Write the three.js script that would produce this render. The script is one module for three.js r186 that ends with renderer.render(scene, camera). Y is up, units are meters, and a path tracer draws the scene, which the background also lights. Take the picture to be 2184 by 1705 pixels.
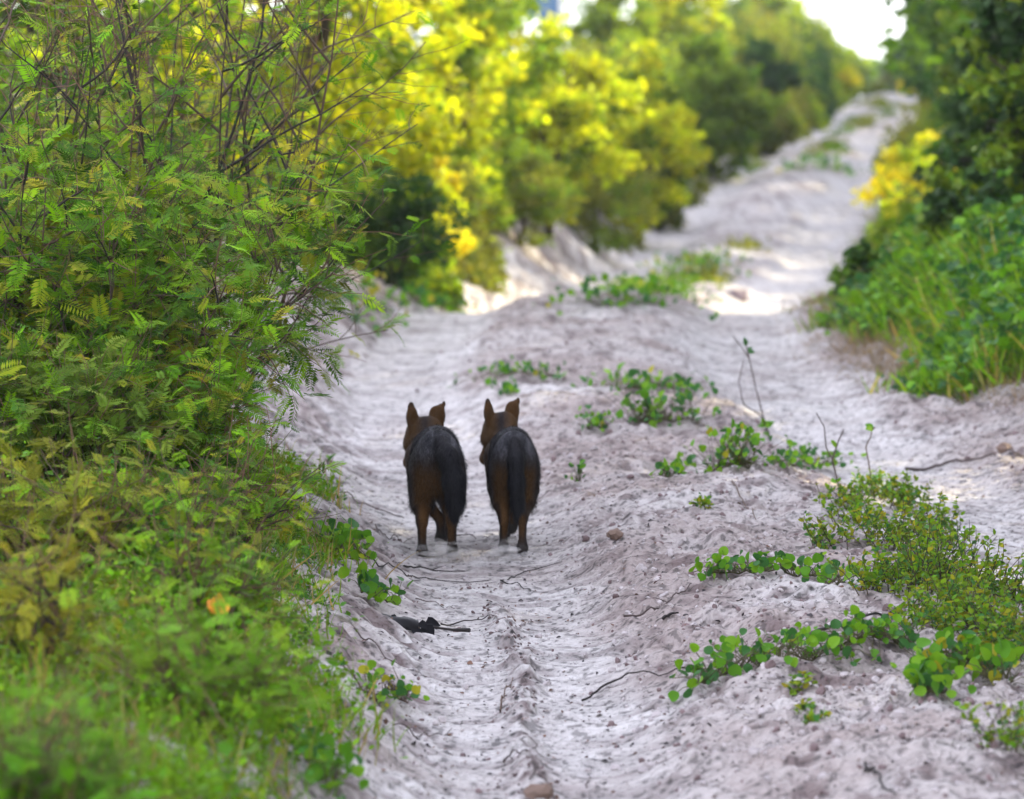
import * as THREE from 'three';
import { MarchingCubes } from 'three/addons/objects/MarchingCubes.js';
import { mergeVertices } from 'three/addons/utils/BufferGeometryUtils.js';

// ---------------------------------------------------------------- camera, sky, sun, exposure
const scene = new THREE.Scene();
const EYE = 1.69, PITCH = THREE.MathUtils.degToRad(4.71), F = 9002, CX = 1092, CY = 852.5;
const camera = new THREE.PerspectiveCamera(2 * THREE.MathUtils.radToDeg(Math.atan(CY / F)), 1024 / 799, 0.5, 1200);
camera.position.set(0, EYE, 0);
camera.rotation.set(-PITCH, 0, 0);
camera.focus = 13.0;
camera.userData.fStop = 4.1;
const renderer = new THREE.WebGLRenderer();
renderer.toneMapping = THREE.LinearToneMapping;
renderer.toneMappingExposure = 2.3;
renderer.shadowMap.enabled = true;

const SUN_AZ = THREE.MathUtils.degToRad(52), SUN_EL = THREE.MathUtils.degToRad(23);     // to the right of the view, low
const sunDir = new THREE.Vector3(Math.sin(SUN_AZ) * Math.cos(SUN_EL), Math.sin(SUN_EL), -Math.cos(SUN_AZ) * Math.cos(SUN_EL));
const sun = new THREE.DirectionalLight(new THREE.Color().setRGB(1, 0.88, 0.58), 5);
sun.position.copy(sunDir).multiplyScalar(120).add(new THREE.Vector3(0, 0, -30));
sun.target.position.set(0, 0, -30);
sun.castShadow = true;
Object.assign(sun.shadow.camera, { left: -60, right: 60, top: 60, bottom: -60, near: 1, far: 300 });
sun.shadow.radius = 1.5;
scene.add(sun, sun.target);
{
  const W = 512, H = 256, data = new Float32Array(W * H * 4), v = new THREE.Vector3();
  for (let r = 0; r < H; r++) for (let c = 0; c < W; c++) {
    const el = ((r + 0.5) / H - 0.5) * Math.PI, az = ((c + 0.5) / W - 0.5) * 2 * Math.PI;
    v.set(Math.cos(el) * Math.cos(az), Math.sin(el), Math.cos(el) * Math.sin(az));
    const up = Math.max(0, v.y), s = Math.max(0, v.dot(sunDir));
    const glow = 0.5 * Math.pow(s, 6) + 0.9 * Math.pow(s, 40);
    const k = Math.pow(1 - up, 2.2);
    const i = (r * W + c) * 4;
    data[i] = 0.84 + (1.30 - 0.84) * k + glow * 1.0;
    data[i + 1] = 0.88 + (1.32 - 0.88) * k + glow * 0.88;
    data[i + 2] = 1.10 + (1.34 - 1.10) * k + glow * 0.62;
    data[i + 3] = 1;
  }
  const sky = new THREE.DataTexture(data, W, H, THREE.RGBAFormat, THREE.FloatType);
  sky.mapping = THREE.EquirectangularReflectionMapping;
  sky.magFilter = sky.minFilter = THREE.LinearFilter;
  sky.needsUpdate = true;
  scene.background = sky;
  scene.environment = sky;
  scene.fog = new THREE.FogExp2(new THREE.Color().setRGB(0.86, 0.93, 1.0), 0.0004);
}

// ---------------------------------------------------------------- helpers
function RNG(seed) { let a = seed >>> 0; return () => { a = (a + 0x6d2b79f5) | 0; let t = Math.imul(a ^ (a >>> 15), 1 | a); t = (t + Math.imul(t ^ (t >>> 7), 61 | t)) ^ t; return ((t ^ (t >>> 14)) >>> 0) / 4294967296; }; }
const clamp = (x, a = 0, b = 1) => Math.min(b, Math.max(a, x)), lerp = (a, b, t) => a + (b - a) * t;
const sstep = (a, b, x) => { const t = clamp((x - a) / (b - a)); return t * t * (3 - 2 * t); };
function hash2(x, y) { let h = Math.imul(x, 374761393) + Math.imul(y, 668265263); h = Math.imul(h ^ (h >>> 13), 1274126177); return ((h ^ (h >>> 16)) >>> 0) / 4294967296; }
function noise(x, y, wrap = 0) {
  const xi = Math.floor(x), yi = Math.floor(y), fx = x - xi, fy = y - yi, u = fx * fx * (3 - 2 * fx), w = fy * fy * (3 - 2 * fy);
  const m = wrap ? (n) => ((n % wrap) + wrap) % wrap : (n) => n;
  const a = hash2(m(xi), m(yi)), b = hash2(m(xi + 1), m(yi)), c = hash2(m(xi), m(yi + 1)), d = hash2(m(xi + 1), m(yi + 1));
  return (a + (b - a) * u + (c - a) * w + (a - b - c + d) * u * w) * 2 - 1;
}
function fbm(x, y, oct, wrap = 0) { let s = 0, a = 0.5; for (let i = 0; i < oct; i++) { s += a * noise(x + i * 17.3 * (wrap ? 0 : 1), y - i * 9.1 * (wrap ? 0 : 1), wrap); x *= 2; y *= 2; wrap *= 2; a *= 0.5; } return s; }
const curve = (pts) => (x) => {                                   // smooth curve through [x, y] pairs
  let i = 0; while (i < pts.length - 2 && x > pts[i + 1][0]) i++;
  const p = (k) => pts[clamp(k, 0, pts.length - 1)], [x0, y0] = p(i), [x1, y1] = p(i + 1), t = clamp((x - x0) / (x1 - x0));
  const m0 = (y1 - p(i - 1)[1]) / (x1 - p(i - 1)[0] || 1) * (x1 - x0), m1 = (p(i + 2)[1] - y0) / (p(i + 2)[0] - x0 || 1) * (x1 - x0);
  const t2 = t * t, t3 = t2 * t;
  return (2 * t3 - 3 * t2 + 1) * y0 + (t3 - 2 * t2 + t) * m0 + (-2 * t3 + 3 * t2) * y1 + (t3 - t2) * m1;
};
const names = {};
function numbered(n) { const k = names[n] = (names[n] ?? -1) + 1; return k ? `${n}_${String(k).padStart(3, '0')}` : n; }
function tag(o, label, category, group, kind) { o.userData = { label, category }; if (group) o.userData.group = group; if (kind) o.userData.kind = kind; return o; }
function thing(name, label, category, [x, y, z], group) { const g = new THREE.Group(); g.name = numbered(name); g.position.set(x, y, z); scene.add(g); return tag(g, label, category, group); }
function mesh(name, geo, mat, parent) { const m = new THREE.Mesh(geo, mat); m.name = parent === scene ? numbered(name) : name; m.castShadow = m.receiveShadow = true; parent.add(m); return m; }
class MB {                                                          // collects triangles for ONE mesh
  constructor() { this.p = []; this.i = []; this.c = []; this.col = [1, 1, 1]; }
  v(x, y, z) { this.p.push(x, y, z); this.c.push(...this.col); return this.p.length / 3 - 1; }
  t(a, b, c) { this.i.push(a, b, c); }
  tube(pts, radii, sides = 5) {
    const V = pts.map((q) => new THREE.Vector3(...q)), up = new THREE.Vector3(0.31, 0.2, 0.93).normalize(), a = new THREE.Vector3(), b = new THREE.Vector3(), d = new THREE.Vector3();
    let prev = -1;
    V.forEach((q, k) => {
      d.subVectors(V[Math.min(k + 1, V.length - 1)], V[Math.max(k - 1, 0)]).normalize();
      a.crossVectors(d, up).normalize(); b.crossVectors(a, d);
      const start = this.p.length / 3, r = Array.isArray(radii) ? radii[k] : radii;
      for (let s = 0; s < sides; s++) { const w = s / sides * 2 * Math.PI, cs = Math.cos(w) * r, sn = Math.sin(w) * r; this.v(q.x + a.x * cs + b.x * sn, q.y + a.y * cs + b.y * sn, q.z + a.z * cs + b.z * sn); }
      if (prev >= 0) for (let s = 0; s < sides; s++) { const n = (s + 1) % sides; this.t(prev + s, start + s, prev + n); this.t(prev + n, start + s, start + n); }
      prev = start;
    });
    const tip = this.v(V.at(-1).x, V.at(-1).y, V.at(-1).z); for (let s = 0; s < sides; s++) this.t(prev + s, tip, prev + (s + 1) % sides);
  }
  geo() {
    const g = new THREE.BufferGeometry(); g.setAttribute('position', new THREE.Float32BufferAttribute(this.p, 3)); g.setAttribute('color', new THREE.Float32BufferAttribute(this.c, 3));
    g.setIndex(this.i); g.computeVertexNormals(); return g;
  }
}
const std = (r, g, b, rough = 0.85, more = {}) => new THREE.MeshStandardMaterial({ color: new THREE.Color().setRGB(r, g, b), roughness: rough, ...more });
const leafMat = (r, g, b, trans = 0.45, coat = 0.35) => new THREE.MeshPhysicalMaterial({ color: new THREE.Color().setRGB(r, g, b), roughness: 0.95, transmission: trans, thickness: 0, specularIntensity: 0.2, clearcoat: coat * 0.4, clearcoatRoughness: 0.4, side: THREE.DoubleSide });
const LEAF = leafMat(1, 1, 1, 0.55, 0.2), LEAF_GLOSSY = leafMat(1, 1, 1, 0.35, 1), GRASS = leafMat(1, 1, 1, 0.3, 0.2), LEAF_DEEP = leafMat(1, 1, 1, 0.18, 0.2);
const BARK = std(0.055, 0.036, 0.026), TWIG = std(0.10, 0.058, 0.036), DARK_BARK = std(0.022, 0.017, 0.015);
const Q = new THREE.Quaternion(), M4 = new THREE.Matrix4(), V1 = new THREE.Vector3(), V2 = new THREE.Vector3(), V3 = new THREE.Vector3(), COL = new THREE.Color();
// a frame whose y axis runs along dir and whose z axis is near the given normal
function frame(dir, nrm, out = new THREE.Quaternion()) { V1.copy(dir).normalize(); V2.crossVectors(V1, nrm).normalize(); if (V2.lengthSq() < 1e-6) V2.set(1, 0, 0); V3.crossVectors(V2, V1); M4.makeBasis(V2, V1, V3); return out.setFromRotationMatrix(M4); }
class Copies {                                                      // many small leaves of one kind, kept as one stuff part
  constructor() { this.m = []; this.c = []; }
  add(pos, quat, sx, sy, sz, col) { M4.compose(pos, quat, V3.set(sx, sy, sz)); this.m.push(...M4.elements); this.c.push(col[0], col[1], col[2]); }
  get n() { return this.m.length / 16; }
  build(name, geo, mat, parent) {
    const im = new THREE.InstancedMesh(geo, mat, this.n); im.instanceMatrix.array.set(this.m);
    im.instanceColor = new THREE.InstancedBufferAttribute(new Float32Array(this.c), 3);
    im.name = parent === scene ? numbered(name) : name; im.userData.kind = 'stuff'; im.castShadow = im.receiveShadow = true; parent.add(im); return im;
  }
}
// leaf shapes: y along the leaf (length 1), x across, folded a little along the midrib
function ovate(width, fold = 0.12, curl = 0.15, steps = 4, tipPow = 0.8) {
  const b = new MB(); let prev = null;
  for (let k = 0; k <= steps; k++) {
    const t = k / steps, w = k === 0 ? 0.02 : k === steps ? 0.01 : width * Math.pow(Math.sin(Math.PI * Math.pow(t, tipPow)), 0.8), z = -curl * t * t;
    const row = [b.v(-w, t, z + fold * w * 2), b.v(0, t, z), b.v(w, t, z + fold * w * 2)];
    if (prev) for (const s of [0, 1]) { b.t(prev[s], prev[s + 1], row[s]); b.t(prev[s + 1], row[s + 1], row[s]); }
    prev = row;
  }
  return b.geo();
}
function heart() {
  const b = new MB(), c = b.v(0, 0.1, 0), ring = [], n = 12;
  for (let k = 0; k < n; k++) { const a = k / n * 2 * Math.PI, r = 0.5 * (1 - 0.28 * Math.pow(Math.max(0, -Math.cos(a)), 6) + 0.12 * Math.pow(Math.max(0, Math.cos(a)), 8)); ring.push(b.v(Math.sin(a) * r * 1.05, 0.45 + Math.cos(a) * r, 0.16 * Math.abs(Math.sin(a)) - 0.12 * Math.max(0, Math.cos(a)))); }
  for (let k = 0; k < n; k++) b.t(c, ring[(k + 1) % n], ring[k]);
  return b.geo();
}
function blade() { const b = new MB(); let prev = null; for (let k = 0; k <= 4; k++) { const t = k / 4, w = 0.5 * (1 - t * t * 0.95), z = -0.35 * t * t; const row = [b.v(-w, t, z), b.v(w, t, z)]; if (prev) { b.t(prev[0], prev[1], row[0]); b.t(prev[1], row[1], row[0]); } prev = row; } return b.geo(); }
function frondGeo(pairs, droop, seed, leaflet = 0.25) {             // a pinnate leaf of length 1
  const b = new MB(), r = RNG(seed), at = (t) => [0.06 * Math.sin(t * 3 + seed), t * (1 - 0.12 * droop * t), -droop * t * t * 0.5];
  let prev = null;
  for (let k = 0; k <= 6; k++) { const [x, y, z] = at(k / 6), w = 0.008; const row = [b.v(x - w, y, z), b.v(x + w, y, z)]; if (prev) { b.t(prev[0], prev[1], row[0]); b.t(prev[1], row[1], row[0]); } prev = row; }
  for (let k = 0; k < pairs; k++) for (const s of [-1, 1]) {
    const t = 0.16 + 0.84 * (k + 0.5) / pairs, [x, y, z] = at(t), L = leaflet * (0.55 + 0.6 * Math.sin(Math.PI * (0.15 + 0.75 * t))) * (0.85 + 0.3 * r()), a = 0.35 + 0.35 * t + 0.15 * (r() - 0.5), w = L * 0.13;
    const dx = s * Math.cos(a), dy = Math.sin(a), dz = -0.18 + 0.35 * (r() - 0.5), px = -dy * s * s, py = dx * s;
    const p0 = b.v(x, y, z), m1 = b.v(x + dx * L * 0.5 - dy * w * s, y + dy * L * 0.5 + Math.abs(dx) * w, z + dz * L * 0.5), m2 = b.v(x + dx * L * 0.5 + dy * w * s, y + dy * L * 0.5 - Math.abs(dx) * w, z + dz * L * 0.5), e = b.v(x + dx * L, y + dy * L, z + dz * L);
    b.t(p0, m2, m1); b.t(m1, m2, e);
  }
  return b.geo();
}
const G_OVATE = ovate(0.3), G_BROAD = ovate(0.42, 0.1, 0.25, 4, 0.7), G_NARROW = ovate(0.16), G_HEART = heart(), G_BLADE = blade();
const FRONDS = [frondGeo(10, 0.25, 3), frondGeo(11, 0.6, 5), frondGeo(9, 0.95, 8)];
const jitter = (c, r, amt, warm = 0) => { const k = 1 + amt * (r() * 2 - 1), w = warm * (r() - 0.35); return [Math.max(0.003, c[0] * k * (1 + w)), c[1] * k, Math.max(0.002, c[2] * k * (1 - w * 0.5))]; };
const rdir = (r, o = new THREE.Vector3()) => { const z = r() * 2 - 1, a = r() * 2 * Math.PI, q = Math.sqrt(1 - z * z); return o.set(q * Math.cos(a), z, q * Math.sin(a)); };
const gauss = (r) => (r() + r() + r() + r() - 2) * 1.0;

// ---------------------------------------------------------------- the lie of the land (d = metres ahead of the camera)
const roadX = curve([[4, 1.25], [9.5, 1.06], [14, 0.9], [17, 0.67], [22, 0.38], [25.8, 0.44], [28.5, 0.62], [34, 1.05], [41, 1.65], [50, 2.55], [60, 3.55], [72, 5.2], [85, 7.2], [120, 10.6], [200, 17.6], [320, 28]]);
const roadY = curve([[4, 0], [12, 0], [22, 0], [25.5, 0.03], [27.3, 0.05], [29, -0.03], [32, -0.3], [36, -0.46], [42, -0.62], [50, -0.74], [57, -0.66], [64, -0.42], [72, -0.1], [85, 0.15], [112, 0.4], [135, 0.3], [200, -0.9], [320, -3.4], [420, -5]]);
const streak = (X, d, u) => { const v = Math.abs(u + 0.98); return fbm(X * 3.2 + 0.4 * noise(X * 6, d * 3), (d + 0.5 * v * v + 0.05 * noise(X * 4, d)) * 13, 3) * 1.6; };
const bankStreak = (u, d) => { const w = d + 1.5 * u; return fbm(w * 9 + 0.5 * noise(u * 9, d * 2), (u - d * 0.25) * 2.2, 3) * 1.6; };
const ridgeAt = (u, d, X) => Math.exp(-Math.pow((u + 0.98 - 0.02 * Math.sin(d * 1.7) + 0.012 * noise(d * 6, 2)) / 0.05, 2)) * (1 - sstep(12.8, 14.2, d));
function land(X, d, fine = true) {
  const u = X - roadX(d), a = Math.abs(u) - 0.98;
  let y = roadY(d);
  const inRut = 1 - sstep(0.2, 0.42, Math.abs(a));
  y -= 0.085 * (1 - sstep(0.16, 0.5, Math.abs(a)));
  y += 0.045 * (1 - sstep(0.2, 0.62, Math.abs(u)));
  const wob = 0.12 * noise(d * 0.55, 3.1);
  const left = sstep(-1.28 + wob, -2.0 + wob, u), right = sstep(1.5 + wob, 2.5 + wob, u);
  y += left * 0.26 + Math.max(0, -u - 1.9) * 0.1 + right * 0.3 + Math.max(0, u - 2.2) * 0.08;
  if (d > 38 && d < 62) y += 0.35 * sstep(-1.2, -2.2, u) * sstep(38, 46, d) * (1 - sstep(56, 62, d));
  if (!fine) return y;
  const far = clamp(14 / d, 0.25, 1), off = (1 - inRut) * (1 - 0.5 * left);
  y += 0.05 * fbm(X * 0.9, d * 0.7, 3);
  y += off * (0.045 * fbm(X * 3.1, d * 2.6, 2) + 0.042 * fbm(X * 8.3, d * 7.1, 2) * (0.6 + 0.8 * noise(X * 1.7, d * 1.3)) + 0.034 * far * fbm(X * 19, d * 16, 2));
  // loose sand in the ruts: soft footprints and the cross ripples of the tyres
  const lr = u + 0.98, ridge = Math.exp(-Math.pow((lr - 0.02 * Math.sin(d * 1.7) + 0.012 * noise(d * 6, 2)) / 0.045, 2)) * (1 - sstep(12.6, 14, d));
  y += 0.046 * ridge * (0.65 + 0.6 * noise(d * 9, X * 3)) + 0.018 * ridge * noise(X * 40, d * 26);
  y += inRut * (0.008 * far * Math.sin((d + 0.35 * lr * lr + 0.03 * noise(X * 5, d * 2)) * 52) * (0.3 + 0.7 * Math.abs(noise(X * 6, d * 1.2))) + 0.015 * fbm(X * 7, d * 7, 3) + 0.013 * fbm(X * 2.4, d * 2.8, 2));
  y += inRut * 0.011 * far * streak(X, d, u) * (0.5 + 0.5 * noise(X * 1.3, d * 0.8 + 7));
  // scraped bank on the left with long streaks
  const bank = sstep(-1.12, -1.3, u) * (1 - sstep(-1.75, -2.1, u));
  y += bank * 0.022 * bankStreak(u, d);
  return y;
}
const at = (X, d, lift = 0) => new THREE.Vector3(X, land(X, d) + lift, -d);
function G(px, py) {                                                // the spot of ground seen at a point of the photograph (2184 wide)
  const ay = -(py - CY) / F, ax = (px - CX) / F, cp = Math.cos(PITCH), sp = Math.sin(PITCH);
  const vy = ay * cp - sp, vz = cp + ay * sp;                       // per unit of depth along the axis
  let d = 6; for (; d < 250; d += Math.max(0.02, d * 0.002)) { const k = d / vz; if (EYE + vy * k <= land(ax * k, d)) break; }
  return [ax * d / vz, d];
}

// ---------------------------------------------------------------- ground
const tileTex = (n, f) => { const a = new Uint8Array(n * n * 4); for (let y = 0; y < n; y++) for (let x = 0; x < n; x++) { const v = f(x / n, y / n), i = (y * n + x) * 4; a[i] = clamp(v[0]) * 255; a[i + 1] = clamp(v[1]) * 255; a[i + 2] = clamp(v[2]) * 255; a[i + 3] = 255; } const t = new THREE.DataTexture(a, n, n); t.wrapS = t.wrapT = THREE.RepeatWrapping; t.magFilter = THREE.LinearFilter; t.needsUpdate = true; return t; };
const sandBump = tileTex(512, (x, y) => { const h = 0.5 + 0.5 * fbm(x * 24, y * 24, 4, 24) + 0.25 * fbm(x * 96, y * 96, 2, 96); return [h, h, h]; });
const sandTone = tileTex(512, (x, y) => { const s = fbm(x * 48, y * 48, 3, 48), m = fbm(x * 9, y * 9, 4, 9), k = 0.88 + 0.36 * s + 0.2 * m - (s < -0.3 ? 0.3 : 0); return [k, k * 0.985, k * 0.98]; });
sandTone.colorSpace = THREE.NoColorSpace;
{
  const rows = [], cols = [];
  for (let d = 4; d < 8.6; d += 0.06) rows.push(d);
  for (let d = 8.6; d < 19; d += 0.0135) rows.push(d);
  for (let d = 19, s = 0.015; d < 420; d += s, s *= 1.017) rows.push(d);
  const out = []; for (let x = 0, s = 0.013; x < 160; s *= 1.13) { x += s; out.push(x); }
  for (const x of out.slice().reverse()) cols.push(-1.35 - x);
  for (let x = -1.35; x < 2.9; x += 0.0125) cols.push(x);
  for (let x = 2.9, s = 0.0125; x < 15; s = Math.min(0.07, s * 1.03)) { cols.push(x); x += s; }
  for (const x of out.filter((x) => x > 0.1)) cols.push(15 + x);
  const nr = rows.length, nc = cols.length, pos = new Float32Array(nr * nc * 3), col = new Float32Array(nr * nc * 3), uv = new Float32Array(nr * nc * 2), idx = new Uint32Array((nr - 1) * (nc - 1) * 6);
  let k = 0;
  for (let r = 0; r < nr; r++) for (let c = 0; c < nc; c++, k++) {
    const X = cols[c], d = rows[r], u = X - roadX(d);
    pos[k * 3] = X; pos[k * 3 + 1] = land(X, d); pos[k * 3 + 2] = -d; uv[k * 2] = X / 0.9; uv[k * 2 + 1] = d / 0.9;
    const inRut = 1 - sstep(0.22, 0.5, Math.abs(Math.abs(u) - 0.98));
    const dampShade = clamp(0.72 + 1.1 * fbm(X * 2.2, d * 1.9, 4) - 0.72 * inRut - 0.4 * sstep(24, 36, d), 0, 1), crumbShade = clamp(fbm(X * 17, d * 11, 3) * 2.4 - 0.1, 0, 1) * (1 - 0.72 * inRut);  // moist sand and crumb tone, deepened to paint in the shadows of lumps
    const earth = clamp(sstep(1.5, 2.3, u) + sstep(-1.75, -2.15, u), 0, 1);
    const rut0 = 1 - sstep(0.3, 0.5, Math.abs(Math.abs(u) - 0.98)), bnk = sstep(-1.14, -1.3, u) * (1 - sstep(-1.9, -2.2, u)), rdg = ridgeAt(u, d, X), line = clamp(rut0 * sstep(0.12, 0.5, -streak(X, d, u)) * 0.4 + bnk * sstep(0.0, 0.45, -bankStreak(u, d)) * 0.75 + rdg * sstep(-0.1, 0.35, fbm(X * 34, d * 24, 2)) * 0.9, 0, 0.9);  // dark ridge crumbs, plus shade painted into the ripple and bank troughs
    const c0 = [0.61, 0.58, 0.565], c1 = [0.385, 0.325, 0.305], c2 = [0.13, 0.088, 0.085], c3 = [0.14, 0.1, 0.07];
    for (let j = 0; j < 3; j++) { let v = lerp(c0[j], c1[j], dampShade); v = lerp(v, c2[j], crumbShade * 0.78); v = lerp(v, c2[j], line); v = lerp(v, c3[j], earth * 0.85); col[k * 3 + j] = v; }
  }
  let q = 0;
  for (let r = 0; r < nr - 1; r++) for (let c = 0; c < nc - 1; c++) { const a = r * nc + c, b = a + 1, e = a + nc, f = e + 1; idx[q++] = a; idx[q++] = b; idx[q++] = e; idx[q++] = b; idx[q++] = f; idx[q++] = e; }
  const g = new THREE.BufferGeometry(); g.setAttribute('position', new THREE.BufferAttribute(pos, 3)); g.setAttribute('color', new THREE.BufferAttribute(col, 3)); g.setAttribute('uv', new THREE.BufferAttribute(uv, 2)); g.setIndex(new THREE.BufferAttribute(idx, 1)); g.computeVertexNormals();
  const m = new THREE.MeshStandardMaterial({ vertexColors: true, roughness: 0.97, map: sandTone, bumpMap: sandBump, bumpScale: 0.02 });
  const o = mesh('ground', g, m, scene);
  tag(o, 'pale sandy track with two wheel ruts and low banks on either side', 'ground', null, 'structure');
}

// ---------------------------------------------------------------- trees and bushes of the background
// crown: leaf clumps through an uneven volume; h metres tall, rx/rz half widths, from = where the crown starts above ground
function bush(name, label, category, X, d, o, group) {
  const r = RNG(o.seed ?? Math.round(X * 131 + d * 977)), g0 = at(X, d), t = thing(name, label, category, [g0.x, g0.y, g0.z], group);
  const h = o.h, rx = o.rx, rz = o.rz ?? rx, from = o.from ?? 0.05;
  const wood = new MB(), limbs = [];
  const nT = o.trunks ?? 3;
  for (let k = 0; k < nT; k++) {
    const a = (k + r() * 0.7) / nT * 2 * Math.PI, s = 0.15 + 0.5 * r(), pts = [], rad = [];
    for (let i = 0; i <= 5; i++) { const q = i / 5; pts.push([Math.cos(a) * rx * s * q + 0.06 * h * (r() - 0.5) * q, h * 0.85 * q - 0.05, Math.sin(a) * rz * s * q + 0.06 * h * (r() - 0.5) * q]); rad.push((o.trunk ?? 0.012 * h + 0.01) * (1 - 0.85 * q)); }
    wood.tube(pts, rad, 6); limbs.push(pts);
  }
  const cl = new Copies(), q = new THREE.Quaternion(), p = new THREE.Vector3(), dir = new THREE.Vector3(), nrm = new THREE.Vector3(), nC = o.clumps ?? 60, per = Math.round((o.per ?? 45) * 1.25), cs = o.cs ?? 0.16 * Math.min(rx, h);
  for (let k = 0; k < nC; k++) {
    rdir(r, dir); const rr = Math.pow(r(), 0.4) * (0.78 + 0.4 * r());
    const yy = clamp((dir.y * rr * 0.5 + 0.5), 0, 1.15), wid = o.column ? 0.9 : Math.pow(clamp(1.05 - Math.abs(yy - 0.45) * 1.1, 0.15, 1), 0.6);
    const cx = dir.x * rr * rx * wid, cy = h * (from + (1 - from) * yy), cz = dir.z * rr * rz * wid;
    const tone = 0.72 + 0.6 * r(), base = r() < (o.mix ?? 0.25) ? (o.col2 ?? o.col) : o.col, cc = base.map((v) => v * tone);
    if (k % 3 === 0) { const L = limbs[k % nT], s = L[2 + Math.floor(r() * 3)]; wood.tube([s, [(s[0] + cx) / 2, (s[1] + cy) / 2 + 0.04 * h, (s[2] + cz) / 2], [cx, cy, cz]], [0.004 * h + 0.004, 0.003 * h + 0.002, 0.0015 * h + 0.001], 4); }
    for (let i = 0; i < per; i++) {
      p.set(cx + gauss(r) * cs, cy + gauss(r) * cs * 0.8, cz + gauss(r) * cs); if (p.y < 0.02) p.y = 0.02 + 0.1 * r();
      rdir(r, dir); dir.y = dir.y * 0.6 - 0.15; rdir(r, nrm); nrm.y += 0.7; frame(dir, nrm, q);
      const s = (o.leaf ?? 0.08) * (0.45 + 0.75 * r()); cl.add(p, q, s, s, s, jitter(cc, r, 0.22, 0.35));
    }
  }
  mesh('trunk', wood.geo(), o.bark ?? BARK, t);
  cl.build('crown', o.geo ?? G_BROAD, o.mat ?? LEAF, t);
  return t;
}
const PX = (px, d) => (px - CX) / F * d;
const SUNLIT_YEL = [0.5, 0.56, 0.006], SUNLIT_YEL2 = [0.34, 0.46, 0.008], GRN = [0.1, 0.2, 0.008], GRN2 = [0.17, 0.27, 0.012], DRK = [0.04, 0.1, 0.018], OLV = [0.19, 0.22, 0.02], SUNLIT_GOLD = [0.6, 0.56, 0.012];  // yellow and gold tones have the glow of the low sun painted in
{
  const L = 'bushes along the left side of the track', add = (n, lab, px, d, o) => { const X = PX(px, d); if (o.top !== undefined) o.h = Math.max(0.4, (EYE - (o.top - 110) * d / F - land(X, d)) / 1.08); return bush(n, lab, n.includes('tree') ? 'tree' : 'bush', X, d, o, L); };
  add('tall_bush', 'yellow-green backlit bush behind the fine-leaved shrubs at the far left', 60, 24, { h: 3.3, rx: 1.0, rz: 1.2, clumps: 110, per: 55, leaf: 0.075, col: GRN, col2: SUNLIT_YEL2, mix: 0.4 });
  add('tall_bush', 'yellow glowing bush behind the dark forked stem of the left shrubs', 330, 27, { h: 3.4, rx: 1.0, rz: 1.2, clumps: 110, per: 55, leaf: 0.08, col: SUNLIT_YEL, col2: GRN, mix: 0.25 });
  add('tall_bush', 'bright yellow leafy bush just left of the shrub tips', 600, 29, { h: 3.3, rx: 1.0, rz: 1.2, clumps: 110, per: 50, leaf: 0.085, col: SUNLIT_YEL, col2: GRN2, mix: 0.28 });
  add('tall_bush', 'yellow bush with dark gaps hanging over the sunlit patch of sand', 810, 31.5, { h: 3.2, rx: 0.7, rz: 1.1, clumps: 90, per: 48, leaf: 0.085, col: SUNLIT_YEL, col2: GRN2, mix: 0.3, from: 0.06 });
  add('low_bush', 'low yellow bush beside the sunlit patch of sand', 890, 34, { top: 250, rx: 0.42, rz: 0.7, clumps: 60, per: 42, leaf: 0.07, col: SUNLIT_YEL, col2: SUNLIT_GOLD, mix: 0.4, from: 0.02 });
  add('tall_bush', 'brilliant yellow bush at the top centre left of the blue panel', 980, 41, { h: 3.6, rx: 0.85, rz: 1.3, clumps: 100, per: 52, leaf: 0.1, col: SUNLIT_YEL, col2: GRN2, mix: 0.3, from: 0.1 });
  add('tall_bush', 'yellow-green bush below the blue panel at the top centre', 1170, 46, { top: -8, rx: 0.95, rz: 1.2, clumps: 90, per: 52, leaf: 0.1, col: SUNLIT_YEL, col2: GRN2, mix: 0.3, from: 0.1 });
  add('tall_bush', 'yellow bush ending the bright row right of the blue panel', 1360, 53, { top: 45, rx: 0.85, rz: 1.3, clumps: 90, per: 52, leaf: 0.11, col: SUNLIT_YEL, col2: GRN2, mix: 0.28, from: 0.1 });
  add('low_bush', 'olive low bush at the left foot of the yellow row', 985, 38, { top: 330, rx: 0.45, rz: 0.6, clumps: 60, per: 45, leaf: 0.055, col: OLV, col2: GRN2, mix: 0.4, geo: G_OVATE });
  add('low_bush', 'soft green low bush above the sandy bank in the middle distance', 1110, 43.5, { top: 265, rx: 0.6, clumps: 80, per: 55, leaf: 0.06, col: GRN2, col2: OLV, mix: 0.4, geo: G_OVATE, from: 0 });
  add('low_bush', 'olive green low bush right of the soft green one on the sandy bank', 1270, 49, { top: 255, rx: 0.75, clumps: 80, per: 55, leaf: 0.065, col: GRN2, col2: OLV, mix: 0.5, geo: G_OVATE, from: 0 });
  add('low_bush', 'shaded green bush beside the bend with a dark gap to its right', 1410, 57, { top: 225, rx: 0.7, clumps: 80, per: 50, leaf: 0.075, col: OLV, col2: GRN, mix: 0.4, from: 0 });
  add('low_bush', 'small dark bush at the left rim behind the crest of the track', 835, 29.5, { h: 0.8, rx: 0.5, clumps: 60, per: 40, leaf: 0.06, col: DRK, col2: GRN, mix: 0.5 });
  add('broad_tree', 'mid green rounded tree standing behind the bend in the track', 1520, 67, { top: 40, rx: 1.0, clumps: 100, per: 60, leaf: 0.11, col: GRN2, col2: GRN, mix: 0.3, trunks: 2 });
  add('broad_tree', 'dark green crowned tree left of the paler far trees', 1610, 80, { top: 75, rx: 0.8, clumps: 90, per: 55, leaf: 0.12, col: DRK, col2: GRN, mix: 0.3, trunks: 2, from: 0.3 });
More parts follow.
